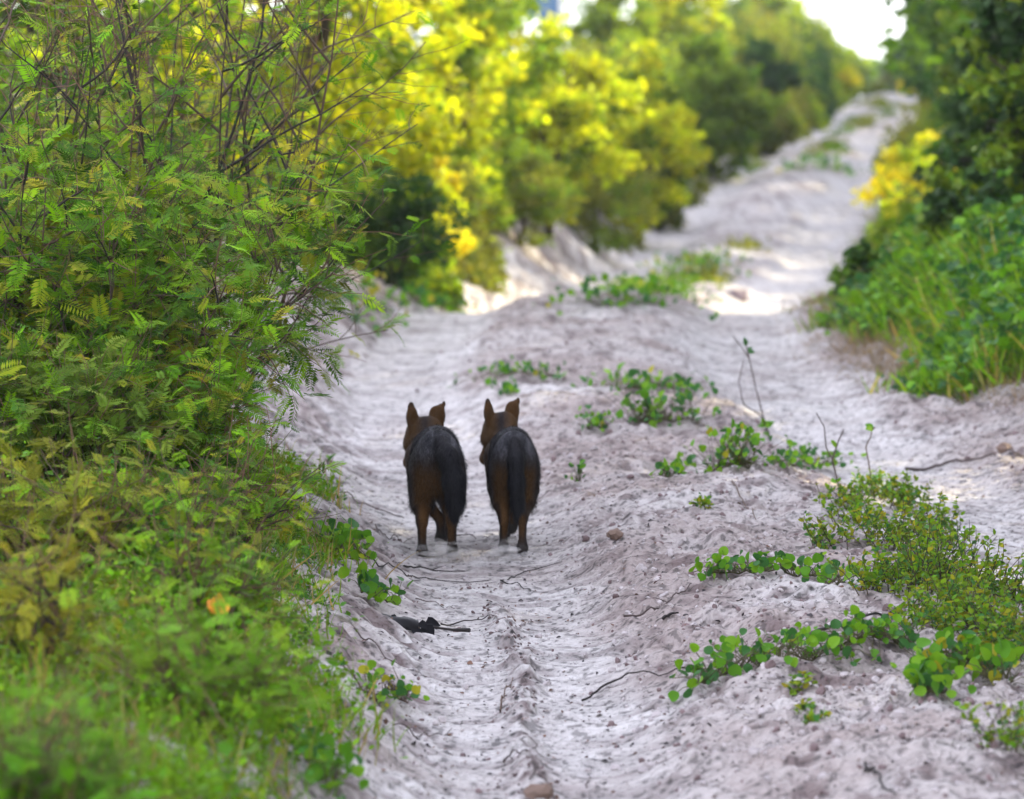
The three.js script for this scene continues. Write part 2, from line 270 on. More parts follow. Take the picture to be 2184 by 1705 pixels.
  add('low_bush', 'olive bush at the foot of the dark crowned tree', 1610, 74, { top: 195, rx: 0.8, clumps: 80, per: 50, leaf: 0.1, col: OLV, col2: GRN2, mix: 0.4, from: 0 });
  add('low_bush', 'long olive bush sloping down to the far bend of the track', 1690, 90, { top: 180, rx: 0.75, clumps: 70, per: 50, leaf: 0.1, col: OLV, col2: GRN, mix: 0.4, from: 0 });
  add('low_bush', 'yellow-lit bush beside the far end of the track', 1765, 112, { top: 125, rx: 0.8, clumps: 80, per: 50, leaf: 0.13, col: SUNLIT_YEL2, col2: SUNLIT_GOLD, mix: 0.4, from: 0 });
  add('far_tree', 'pale tall tree at the left edge of the white sky', 1625, 130, { top: -60, rx: 1.2, clumps: 110, per: 50, leaf: 0.2, col: GRN2, col2: SUNLIT_YEL2, mix: 0.5, trunks: 2, column: 1 });
  add('far_tree', 'sloping green tree below the left edge of the white sky', 1725, 150, { top: 45, rx: 1.1, clumps: 100, per: 45, leaf: 0.2, col: GRN2, col2: SUNLIT_YEL2, mix: 0.3, trunks: 2 });
  add('far_tree', 'small far tree at the foot of the white sky', 1800, 175, { top: 92, rx: 1.0, clumps: 80, per: 40, leaf: 0.22, col: GRN2, col2: SUNLIT_YEL2, mix: 0.4, trunks: 2 });
  add('broad_tree', 'tall tree behind the bright row at the top of the picture', 1450, 84, { top: -60, rx: 1.3, clumps: 120, per: 50, leaf: 0.15, col: GRN2, col2: SUNLIT_YEL, mix: 0.4, trunks: 2, column: 1 });
  add('broad_tree', 'tall green tree behind the blue panel', 1310, 75, { top: -60, rx: 0.85, clumps: 120, per: 50, leaf: 0.14, col: GRN2, col2: SUNLIT_YEL2, mix: 0.4, trunks: 2, column: 1 });
}
{
  const R = 'trees and bushes along the right side of the track', add = (n, lab, px, d, o) => { const X = PX(px, d); if (o.top !== undefined) o.h = Math.max(0.4, (EYE - (o.top - 110) * d / F - land(X, d)) / 1.08); return bush(n, lab, n.includes('tree') ? 'tree' : 'bush', X, d, o, R); };
  add('broad_leaved_shrub', 'dark glossy broad-leaved shrub at the right edge above the grass', 2200, 24.6, { h: 2.7, rx: 0.42, rz: 0.9, clumps: 110, per: 48, leaf: 0.075, col: DRK, col2: GRN2, mix: 0.5, mat: LEAF_GLOSSY, column: 1 });
  add('broad_leaved_shrub', 'dark shrub with bright green patches behind the right-edge one', 2130, 36, { h: 2.9, rx: 0.55, rz: 0.9, clumps: 110, per: 48, leaf: 0.08, col: DRK, col2: GRN2, mix: 0.4, mat: LEAF_GLOSSY, column: 1 });
  add('broad_tree', 'shaded green tree on the right with tan-tipped leaves', 2110, 56, { h: 4.6, rx: 0.75, rz: 1.2, clumps: 120, per: 50, leaf: 0.1, col: GRN, col2: OLV, mix: 0.4, trunks: 2, column: 1 });
  add('broad_tree', 'bluish dark tree right of the white sky', 2030, 92, { h: 4.4, rx: 0.75, rz: 1.3, clumps: 110, per: 50, leaf: 0.13, col: GRN, col2: DRK, mix: 0.5, trunks: 2, column: 1 });
  add('far_tree', 'small dark tree at the right edge of the white sky', 1955, 140, { top: 20, rx: 0.75, clumps: 90, per: 45, leaf: 0.17, col: GRN, col2: DRK, mix: 0.4, trunks: 2 });
  add('low_bush', 'pale far bush right of where the track ends', 1945, 132, { top: 165, rx: 0.5, clumps: 50, per: 36, leaf: 0.12, col: OLV, col2: SUNLIT_GOLD, mix: 0.4, from: 0 });
  add('low_bush', 'pale far bush closing the end of the track', 1862, 139, { top: 172, rx: 0.55, clumps: 50, per: 36, leaf: 0.12, col: GRN2, col2: OLV, mix: 0.4, from: 0 });
  add('far_tree', 'far pale tree at the right foot of the white sky', 1915, 175, { top: 85, rx: 0.8, clumps: 90, per: 40, leaf: 0.2, col: GRN, col2: OLV, mix: 0.3, trunks: 2 });
  add('yellow_bush', 'golden sunlit bush on the right verge above the grass', 1960, 41, { top: 285, rx: 0.6, rz: 0.9, clumps: 70, per: 45, leaf: 0.07, col: SUNLIT_GOLD, col2: SUNLIT_YEL2, mix: 0.4, from: 0 });
  add('low_bush', 'olive bush on the right verge behind the golden one', 2010, 72, { top: 170, rx: 0.6, clumps: 70, per: 45, leaf: 0.1, col: OLV, col2: SUNLIT_GOLD, mix: 0.25, from: 0 });
  add('leafy_weed', 'dark leafy weed at the near corner of the right grass slope', 1840, 27, { h: 0.42, rx: 0.22, clumps: 30, per: 32, leaf: 0.055, col: GRN, col2: DRK, mix: 0.5, mat: LEAF_GLOSSY, from: 0 });
  add('leafy_weed', 'tall leafy weed on the left rim of the right grass slope', 1930, 33, { h: 0.6, rx: 0.3, clumps: 40, per: 34, leaf: 0.06, col: GRN2, col2: GRN, mix: 0.35, mat: LEAF_GLOSSY, from: 0 });
  add('leafy_weed', 'broad dark weed in the middle of the right grass slope', 2060, 25, { h: 0.75, rx: 0.3, clumps: 36, per: 34, leaf: 0.07, col: DRK, col2: GRN2, mix: 0.4, mat: LEAF_GLOSSY, from: 0 });
  add('leafy_weed', 'bright leafy weed at the right edge of the grass slope', 2165, 23.5, { h: 0.6, rx: 0.28, clumps: 36, per: 34, leaf: 0.06, col: GRN2, col2: SUNLIT_YEL2, mix: 0.3, from: 0 });
  add('leafy_weed', 'green weed under the dark shrub at the top of the grass slope', 2080, 30, { h: 1.15, rx: 0.4, clumps: 50, per: 36, leaf: 0.065, col: GRN, col2: DRK, mix: 0.5, mat: LEAF_GLOSSY, from: 0 });
  // the taller trees of the same row, whose shade lies over the track
  const S = 'tall trees that shade the track from the right', spots = [[4.4, 1, 6.5], [4.6, 4.8, 6.2], [4.6, 8.5, 6.2], [4.9, 12, 6.2], [4.6, 15.4, 6.3], [5.0, 18.6, 6.2], [4.7, 21.8, 6.0], [5.0, 25.2, 5.5], [5.0, 28.6, 4.7], [5.3, 31.8, 4.4], [5.5, 34.8, 4.5], [6.6, 46.8, 4.3]];
  for (let d = 6.5; d < 21; d += 3) spots.push([8.2, d, 7.2]);  // second row, out of view, added to block sun flecks on the near track
  for (let d = 51; d < 135; d += 4.6) spots.push([roadX(d) + 3.5, d, 4.9]);
  spots.forEach(([X, d, h], k) => bush('shade_tree', d < 48 ? 'tall leafy tree close on the right that shades the near track' : 'blurred leafy tree in the far row right of the track', 'tree', X, d, { h, rx: d > 46 ? 1.3 : 1.7, rz: d > 46 ? 2.3 : 1.9, clumps: d < 30 ? 170 : 110, per: 55, leaf: 0.15, cs: 0.33, col: GRN, col2: DRK, mix: 0.5, trunks: 3, from: 0.03, seed: 900 + k }, d < 48 ? S : 'blurred trees in the far row right of the track'));
}
{ // low growth along both edges of the far track, one soft mass in the photograph
  const cl = new Copies(), p = new THREE.Vector3(), q = new THREE.Quaternion(), dir = new THREE.Vector3(), nrm = new THREE.Vector3();
  const r = RNG(505);
  for (let i = 0; i < 125000; i++) {
    const side = r() < 0.68 ? -1 : 1, d = 31 + 95 * Math.pow(r(), 1.25), v = r(), edge = side < 0 ? 1.75 + 0.4 * sstep(38, 45, d) * (1 - sstep(54, 62, d)) - 0.5 * sstep(60, 78, d) : 1.95 - 0.5 * sstep(52, 72, d);
    const u = side * (edge + 0.3 * noise(d * 0.7, 31 + side) + 0.22 * noise(d * 2.1, 12 + side) + 2.6 * v * v), X = u + roadX(d), top = (0.3 + (side < 0 ? 1.5 : 1.15) * sstep(0, 0.6, v)) * (0.45 + 0.9 * Math.abs(noise(X * 1.1 + 3, d * 0.6))) * (side > 0 ? 0.8 - 0.4 * (1 - sstep(48, 62, d)) : 1);
    p.set(X, land(X, d, false) + top * Math.sqrt(r()), -d); rdir(r, dir); rdir(r, nrm); nrm.y += 0.6; frame(dir, nrm, q);
    const s = (0.05 + 0.0006 * d) * (0.6 + 0.9 * r()), tone = noise(X * 0.9, d * 0.35 + 40); cl.add(p, q, s, s, s, jitter(tone > 0.2 ? OLV : tone < -0.35 ? DRK : r() < 0.25 ? SUNLIT_YEL2 : GRN2, r, 0.35, 0.4));
  }
  for (let k = 0; k < 26; k++) { // tufts on the hump of the far track
    const d0 = 35 + 75 * r(), u0 = gauss(r) * 0.55, X0 = u0 + roadX(d0); for (let i = 0; i < 130; i++) { const X = X0 + gauss(r) * 0.22, d = d0 + gauss(r) * 0.9; p.set(X, land(X, d) + 0.14 * r() * r(), -d); rdir(r, dir); rdir(r, nrm); nrm.y += 0.8; frame(dir, nrm, q); const sz = 0.05 + 0.04 * r(); cl.add(p, q, sz, sz, sz, jitter(k % 3 ? OLV : GRN, r, 0.35, 0.3)); }
  }
  tag(cl.build('hedge_growth', G_OVATE, LEAF, scene), 'soft blurred growth of low bushes along both edges of the far track', 'undergrowth', null, 'stuff');
}
{ // far woods that read as one mass behind the end of the track
  const cl = new Copies(), r = RNG(77), p = new THREE.Vector3(), q = new THREE.Quaternion(), dir = new THREE.Vector3(), nrm = new THREE.Vector3();
  for (let i = 0; i < 26000; i++) { const X = -60 + 150 * r(), d = 290 + 25 * r(), top = 3.9 + 1.2 * (fbm(X * 0.13, 4.2, 3) + 0.5) + Math.min(7, 0.035 * Math.pow(X - 27, 2)); p.set(X, land(X, d, false) + top * Math.sqrt(r()), -d); rdir(r, dir); rdir(r, nrm); nrm.y += 0.6; frame(dir, nrm, q); const s = 0.45 * (0.6 + 0.8 * r()); cl.add(p, q, s, s, s, jitter(GRN, r, 0.35, 0.4)); }
  tag(cl.build('far_woods', G_BROAD, LEAF, scene), 'far hazy woods at the end of the sandy track', 'woods', null, 'stuff');
}
{ // blue panel with a pale upright edge among the tree tops
  const d = 62, X = PX(1167, d), t = thing('blue_panel', 'blue panel with a pale upright edge showing above the yellow foliage', 'panel', [X, land(X, d), -d]);
  const b = (w, h, dd) => new THREE.BoxGeometry(w, h, dd);
  const w = mesh('wall', b(0.42, 1.2, 0.06), std(0.1, 0.2, 0.36, 0.6), t); w.position.set(-0.05, EYE - (40 - 110) * d / F + 0.6 - land(X, d), 0);
  const e = mesh('post', b(0.06, 3.44, 0.1), std(0.75, 0.75, 0.72, 0.6), t); e.position.set(0.193, 1.72, 0);
}

// ---------------------------------------------------------------- fine-leaved shrubs on the left bank
const FMAT = [leafMat(0.115, 0.265, 0.004, 0.2, 0.2), leafMat(0.195, 0.385, 0.005, 0.2, 0.2), leafMat(0.045, 0.14, 0.005, 0.2, 0.2), leafMat(0.25, 0.31, 0.01, 0.2, 0.2)];
const FCOL = [[0.105, 0.245, 0.004], [0.18, 0.36, 0.005], [0.042, 0.12, 0.005], [0.22, 0.25, 0.015]];
function shrub(label, X, d, o, group) {
  const r = RNG(o.seed), g0 = at(X, d), t = thing(o.name ?? 'fine_leaved_shrub', label, 'shrub', [g0.x, g0.y, g0.z], group), H = o.h;
  const twigs = new MB(), spots = [];
  const grow = (p0, dir, len, r0, r1, bend, n = 7) => { const pts = [p0.toArray()], rad = [r0], p = p0.clone(), dd = dir.clone(); for (let i = 1; i <= n; i++) { dd.addScaledVector(rdir(r, V1), bend).addScaledVector(V2.set(0, 1, 0), o.rise ?? 0.03).normalize(); p.addScaledVector(dd, len / n); pts.push(p.toArray()); rad.push(lerp(r0, r1, i / n)); } return { pts, rad, dirEnd: dd }; };
  const along = (c, q) => { const f = clamp(q, 0, 0.999) * (c.pts.length - 1), i = Math.floor(f), a = new THREE.Vector3(...c.pts[i]), b = new THREE.Vector3(...c.pts[i + 1]); return { p: a.clone().lerp(b, f - i), d: b.sub(a).normalize() }; };
  const side = (d0, ang) => { const ax = rdir(r, new THREE.Vector3()).cross(d0).normalize(); return d0.clone().applyAxisAngle(ax, ang); };
  for (let s = 0; s < o.stems; s++) {
    const a = (s + r() * 0.8) / o.stems * 2 * Math.PI, sp = o.spread * (0.35 + 0.75 * r());
    const dir = new THREE.Vector3(Math.cos(a) * sp + (o.lean ?? 0), 1, Math.sin(a) * sp * 0.8).normalize();
    const c = grow(new THREE.Vector3(Math.cos(a) * 0.04, -0.03, Math.sin(a) * 0.04), dir, H * (0.8 + 0.35 * r()), 0.0072 * (o.thick ?? 1), 0.002, 0.1, 9);
    const sb = new MB(); sb.tube(c.pts, c.rad, 6); mesh('stem', sb.geo(), s % 3 ? BARK : TWIG, t);
    for (let k = 0; k < o.branches; k++) {
      const q = 0.16 + 0.82 * (k + r()) / o.branches, a0 = along(c, q), L = H * (0.5 - 0.28 * q) * (0.7 + 0.6 * r());
      const b = grow(a0.p, side(a0.d, 0.5 + 0.6 * r()), L, 0.0045 * (o.thick ?? 1), 0.0016, 0.16, 6); twigs.col = r() < 0.4 ? [0.03, 0.022, 0.018] : [0.085, 0.055, 0.035]; twigs.tube(b.pts, b.rad, 4);
      const nt = o.twigs ?? 5;
      for (let j = 0; j < nt; j++) {
        const a1 = along(b, 0.2 + 0.8 * (j + r()) / nt), w = grow(a1.p, side(a1.d, 0.5 + 0.7 * r()), (o.twigLen ?? 0.2) * (0.6 + 0.8 * r()), 0.0022, 0.0009, 0.2, 4);
        twigs.col = r() < 0.45 ? [0.2, 0.1, 0.065] : [0.11, 0.075, 0.04]; twigs.tube(w.pts, w.rad, 3);
        const nf = o.perTwig ?? 6; for (let f = 0; f < nf; f++) spots.push([along(w, 0.1 + 0.9 * (f + r()) / nf), r() * 2 - 1]);
      }
      for (let f = 0; f < 5; f++) spots.push([along(b, 0.3 + 0.7 * r()), r() * 2 - 1]);
    }
  }
  for (const path of o.shown ?? []) {                                // the stems that stand out against the light
    const sb = new MB(), pts = path.map(([x, y], k) => { const k0 = (d - 0.12) / F; return [(x - CX) * k0 - g0.x, EYE - (y - 110) * k0 - g0.y, 0.12 + 0.02 * Math.sin(k * 2.1)]; });
    sb.tube(pts, pts.map((_, k) => (path[0][2] ?? 0.006) * (1 - 0.6 * k / pts.length)), 6); mesh('stem', sb.geo(), DARK_BARK, t);
    pts.forEach((q, k) => { if (k) for (let f = 0; f < 7; f++) spots.push([{ p: new THREE.Vector3(...pts[k - 1]).lerp(new THREE.Vector3(...q), r()), d: new THREE.Vector3(...q).sub(new THREE.Vector3(...pts[k - 1])).normalize() }, 0]); });
  }
  const tm = std(1, 1, 1, 0.85, { vertexColors: true }); mesh('twigs', twigs.geo(), tm, t).userData.kind = 'stuff';
  const q = new THREE.Quaternion(), nrm = new THREE.Vector3(), cl = FRONDS.map(() => new Copies());
  const nearest = spots.map((s, i) => [s[0].p.z + 0.3 * r(), i]).sort((a, b) => b[0] - a[0]).slice(0, o.single ?? 150).map((s) => s[1]), single = new Set(nearest);
  spots.forEach(([s, turn], i) => {
    if (s.p.y < 0.03 || (s.p.y > 0.5 && r() < (o.airy ?? 0.3) + 0.45 * sstep(0.8, 1.35, s.p.y))) return;
    const dir = side(s.d, 0.7 + 0.7 * r()); dir.y *= 0.7; nrm.set(gauss(r) * 0.5, 1, gauss(r) * 0.5 + 0.25); frame(dir, nrm, q);
    if (r() < 0.14) return;
    const L = (o.frond ?? 0.086) * (0.6 + 0.75 * r()), k = Math.floor(r() * 3), cI = Math.floor(Math.pow(r(), 1.2) * 4), ww = L * (0.85 + 0.4 * r());
    if (single.has(i)) { const m = mesh('frond', FRONDS[k], FMAT[cI], t); m.position.copy(s.p); m.quaternion.copy(q); m.scale.set(ww, L, L); } else cl[k].add(s.p, q, ww, L, L, jitter(o.tint ? o.tint : FCOL[cI], r, 0.42, 0.4));
  });
  cl.forEach((c, k) => c.n && c.build('foliage', FRONDS[k], LEAF_DEEP, t));
  return t;
}
{
  const g = 'fine-leaved shrubs on the left bank';
  shrub('tall feathery shrub with the dark forked stem, rising past the top edge', -1.1, 14.7, { seed: 11, h: 1.95, stems: 6, spread: 0.42, lean: 0.1, branches: 9, twigs: 6, perTwig: 6, thick: 1.25, shown: [[[372, 1085, 0.0085], [398, 960], [407, 850], [400, 700], [392, 560], [410, 480], [440, 415], [470, 355], [500, 270], [535, 160], [560, 75], [566, -20]], [[400, 470, 0.0055], [370, 400], [330, 310], [290, 240], [265, 150]], [[438, 418, 0.005], [500, 385], [570, 335], [640, 320]], [[412, 470, 0.0045], [500, 440], [590, 405], [660, 360]], [[535, 155, 0.004], [600, 95], [640, 60]], [[535, 120, 0.004], [490, 70], [465, 10]]] }, g);
  shrub('feathery shrub left of the forked stem, with brownish twig tips', -1.48, 14.1, { seed: 12, h: 1.5, stems: 6, spread: 0.4, lean: 0.05, branches: 9, twigs: 6, perTwig: 6 }, g);
  shrub('deep green feathery shrub cut by the left edge of the picture', -1.9, 15.2, { seed: 13, shown: [[[185, 640, 0.008], [140, 560], [85, 470], [50, 390], [0, 325], [-40, 290]], [[85, 475, 0.005], [40, 460], [-10, 440]], [[95, 480, 0.0045], [130, 300], [118, 180], [122, 60], [120, -20]]], h: 1.6, stems: 7, spread: 0.35, lean: 0.05, branches: 8, twigs: 6, perTwig: 6 }, g);
  shrub('low feathery shrub whose twig reaches over the sand beside the foxes', -1.12, 13.7, { seed: 14, h: 0.95, stems: 9, spread: 0.55, lean: 0.1, branches: 8, twigs: 5, perTwig: 7 }, g);
  shrub('low bright green feathery shrub in the middle of the left bank', -1.25, 13.1, { seed: 15, h: 0.85, stems: 8, spread: 0.5, branches: 8, twigs: 5, perTwig: 7 }, g);
  shrub('low feathery shrub at the left edge below the deep green one', -1.6, 13.2, { seed: 16, h: 0.95, stems: 8, spread: 0.5, branches: 8, twigs: 5, perTwig: 7 }, g);
  shrub('airy twiggy shrub overhanging the track behind the others', -1.2, 16.4, { seed: 17, h: 1.95, stems: 6, spread: 0.4, lean: 0.1, branches: 8, twigs: 6, perTwig: 4, airy: 0.42 }, g);
  shrub('feathery shrub deep in the thicket behind the brownish-tipped one', -1.65, 17, { seed: 18, h: 1.3, stems: 7, spread: 0.4, lean: 0.05, branches: 8, twigs: 6, perTwig: 6 }, g);
  shrub('knee-high feathery plant filling the foot of the thicket near its right end', -1.05, 12.7, { name: 'low_shrub', seed: 21, h: 0.42, stems: 9, spread: 0.7, branches: 6, twigs: 4, perTwig: 6, frond: 0.08, single: 60 }, g);
  shrub('knee-high feathery plant at the foot of the thicket, second from its right end', -1.32, 12.4, { name: 'low_shrub', seed: 22, h: 0.4, stems: 9, spread: 0.7, branches: 6, twigs: 4, perTwig: 6, frond: 0.08, single: 60, tint: [0.13, 0.22, 0.02] }, g);
  shrub('knee-high feathery plant at the foot of the thicket by the left edge', -1.58, 12.5, { name: 'low_shrub', seed: 23, h: 0.42, stems: 9, spread: 0.7, branches: 6, twigs: 4, perTwig: 6, frond: 0.08, single: 60 }, g);
  shrub('sparse twiggy plant leaning over the streaked bank', -0.86, 12.2, { name: 'low_shrub', seed: 24, h: 0.24, stems: 7, spread: 0.8, branches: 5, twigs: 4, perTwig: 3, frond: 0.055, single: 40 }, g);
  shrub('small feathery plant in the ground cover above the orange leaf', -0.95, 11.4, { name: 'low_shrub', seed: 25, h: 0.22, stems: 7, spread: 0.7, branches: 5, twigs: 4, perTwig: 5, frond: 0.055, single: 40 }, g);
  shrub('small feathery plant in the ground cover left of the orange leaf', -1.2, 11.1, { name: 'low_shrub', seed: 26, h: 0.24, stems: 7, spread: 0.7, branches: 5, twigs: 4, perTwig: 5, frond: 0.06, single: 40, tint: [0.2, 0.24, 0.015] }, g);
  shrub('dry-stemmed plant in the ground cover below the orange leaf', -0.78, 10.4, { name: 'low_shrub', seed: 27, h: 0.2, stems: 8, spread: 0.8, branches: 5, twigs: 4, perTwig: 3, frond: 0.05, single: 40 }, g);
  const f = 'blurred plants closest to the camera';
  shrub('blurred brownish-yellow feathery plant at the left edge of the foreground', -1.1, 9.4, { name: 'blurred_plant', seed: 31, h: 0.25, stems: 5, spread: 0.45, branches: 5, twigs: 3, perTwig: 3, frond: 0.055, tint: [0.26, 0.27, 0.015], single: 0 }, f);
  shrub('blurred dark-stemmed plant at the bottom centre of the left foreground', -0.66, 9.0, { name: 'blurred_plant', seed: 32, h: 0.2, stems: 6, spread: 0.6, lean: 0.1, branches: 5, twigs: 3, perTwig: 4, frond: 0.06, tint: [0.14, 0.28, 0.012], single: 0 }, f);
  shrub('blurred vivid green plant filling the bottom left corner', -0.88, 7.7, { name: 'blurred_plant', seed: 33, h: 0.15, stems: 9, spread: 0.7, branches: 6, twigs: 4, perTwig: 3, frond: 0.05, tint: [0.1, 0.27, 0.004], single: 0 }, f);
}

// ---------------------------------------------------------------- ground cover
function scatter(n, seed, pick, each) { const r = RNG(seed); for (let i = 0; i < n; i++) { const s = pick(r); if (s) each(r, s); } }
const UP = new THREE.Vector3(0, 1, 0);
{
  const leafs = new Copies(), round = new Copies(), grass = new Copies(), p = new THREE.Vector3(), q = new THREE.Quaternion(), dir = new THREE.Vector3(), nrm = new THREE.Vector3();
  const edge = (d) => -1.46 + 0.16 * noise(d * 1.1, 9) + 0.1 * noise(d * 3.7, 5) - 0.15 * sstep(9.7, 11.2, d) - 0.04 * sstep(13, 14, d);
  const leftSpot = (far) => (r) => { const d = 6.2 + (far - 6.2) * Math.pow(r(), 0.9), u = edge(d) + 0.1 * gauss(r) - 1.9 * Math.pow(r(), 1.15), X = u + roadX(d); return Math.abs(X) < 0.13 * d + 1.1 ? [X, d, u] : null; };
  const tone = (X, d) => { const a = fbm(X * 2.3, d * 1.6, 3), b = fbm(X * 1.5 + 9, d * 1.3, 2); return a > 0.16 ? [0.2, 0.28, 0.01] : b < -0.22 ? [0.07, 0.21, 0.025] : [0.14, 0.31, 0.005]; };
  const height = (X, d) => 0.02 + 0.2 * Math.pow(Math.max(0, 0.5 + fbm(X * 3.4, d * 2.6, 3)), 1.6);
  scatter(80000, 201, leftSpot(15.5), (r, [X, d]) => { const hgt = height(X, d); p.copy(at(X, d, hgt * (0.1 + r()))); rdir(r, dir); dir.y = 0.25 + 0.6 * r(); rdir(r, nrm); nrm.y += 1.1; frame(dir, nrm, q); const s = 0.011 + 0.02 * r() * r(); leafs.add(p, q, s, s, s, jitter(tone(X, d), r, 0.4, 0.5)); });
  scatter(3000, 202, leftSpot(15), (r, [X, d]) => { const hgt = height(X, d); p.copy(at(X, d, hgt * (0.5 + 0.8 * r()))); rdir(r, dir); dir.y = 0.3 * r(); rdir(r, nrm); nrm.y += 1.5; frame(dir, nrm, q); const s = 0.018 + 0.016 * r(); round.add(p, q, s, s, s, jitter([0.13, 0.31, 0.012], r, 0.4, 0.4)); });
  scatter(34000, 203, leftSpot(16), (r, [X, d]) => { p.copy(at(X, d, -0.005)); dir.set(gauss(r) * 0.7, 1, gauss(r) * 0.7); rdir(r, nrm); nrm.y *= 0.2; frame(dir, nrm, q); const L = 0.05 + 0.15 * r() * r(); grass.add(p, q, 0.004 + 0.003 * r(), L, L, jitter(r() < 0.3 ? [0.36, 0.3, 0.1] : [0.17, 0.33, 0.012], r, 0.35, 0.5)); });
  tag(leafs.build('ground_cover', G_OVATE, LEAF_DEEP, scene), 'dense small-leaved ground cover over the left bank', 'ground cover', null, 'stuff');
  tag(round.build('clover_cover', G_HEART, LEAF, scene), 'rounder glossy low leaves among the ground cover on the left bank', 'ground cover', null, 'stuff');
  tag(grass.build('short_grass', G_BLADE, GRASS, scene), 'short grass blades through the ground cover on the left bank', 'grass', null, 'stuff');
}
{ // grass slope at the right
  const grass = new Copies(), broad = new Copies(), dry = new Copies(), p = new THREE.Vector3(), q = new THREE.Quaternion(), dir = new THREE.Vector3(), nrm = new THREE.Vector3();
  const spot = (a, b) => (r) => { const d = a + (b - a) * r(), u = 1.86 + 0.3 * noise(d * 1.3, 7) + 0.2 * noise(d * 4.1, 3) + 0.2 * gauss(r) + 2.2 * Math.pow(r(), 1.1) + (d < 21 ? (21 - d) * 0.25 : 0), X = u + roadX(d); return X < 0.125 * d + 1.2 ? [X, d, u] : null; };
  scatter(42000, 301, spot(19.5, 34), (r, [X, d, u]) => { p.copy(at(X, d, -0.01)); dir.set(gauss(r) * 0.7 - 0.15, 1, gauss(r) * 0.7); rdir(r, nrm); nrm.y *= 0.2; frame(dir, nrm, q); const L = (0.1 + (0.14 + 0.36 * r()) * clamp((u - 1.4) * 1.1, 0.15, 1) * (0.55 + 0.7 * Math.abs(noise(X * 2.2, d * 1.1)))); grass.add(p, q, 0.008 + 0.01 * r(), L, L, jitter(r() < 0.3 ? noise(X * 1.9, d * 0.9) > 0.1 ? [0.07, 0.17, 0.012] : [0.4, 0.36, 0.08] : [0.22, 0.43, 0.008], r, 0.45, 0.6)); });
  scatter(36000, 302, spot(20, 34), (r, [X, d, u]) => { p.copy(at(X, d, (0.05 + 0.5 * r()) * clamp((u - 1.4) * 1.1, 0.15, 1))); rdir(r, dir); dir.y *= 0.4; rdir(r, nrm); nrm.y += 1; frame(dir, nrm, q); const s = 0.035 + 0.055 * r(); broad.add(p, q, s, s, s, jitter(r() < 0.5 ? [0.15, 0.37, 0.01] : [0.05, 0.16, 0.04], r, 0.35, 0.3)); });
  scatter(5000, 303, (r) => { const d = 18.5 + 13 * r(), u = 1.72 + 0.3 * gauss(r) + (d < 21 ? (21 - d) * 0.22 : 0); return [u + roadX(d), d]; }, (r, [X, d]) => { p.copy(at(X, d, 0)); dir.set(gauss(r), 0.5, gauss(r)); rdir(r, nrm); frame(dir, nrm, q); const L = 0.06 + 0.12 * r(); dry.add(p, q, 0.004, L, L, jitter([0.26, 0.19, 0.1], r, 0.4, 0.2)); });
  scatter(16000, 304, (r) => { const d = 34 + 56 * r() * r(), s = r() < 0.5 ? -1 : 1, u = s * (1.75 + 0.15 * gauss(r) + 1.2 * r() * r()) - (s < 0 && d < 62 ? 0.5 : 0); return [u + roadX(d), d]; }, (r, [X, d]) => { p.copy(at(X, d, -0.01)); dir.set(gauss(r) * 0.6, 1, gauss(r) * 0.6); rdir(r, nrm); nrm.y *= 0.2; frame(dir, nrm, q); const L = 0.12 + 0.35 * r() * r(); grass.add(p, q, 0.016, L, L, jitter([0.14, 0.19, 0.03], r, 0.35, 0.5)); });
  tag(grass.build('long_grass', G_BLADE, GRASS, scene), 'bright green long grass on the verges, thickest on the right slope', 'grass', null, 'stuff');
  tag(broad.build('broad_weeds', G_BROAD, LEAF_GLOSSY, scene), 'broad glossy leaves growing through the grass on the right slope', 'weeds', null, 'stuff');
  tag(dry.build('dry_grass', G_BLADE, GRASS, scene), 'dry straw-coloured grass along the foot of the right slope', 'grass', null, 'stuff');
}

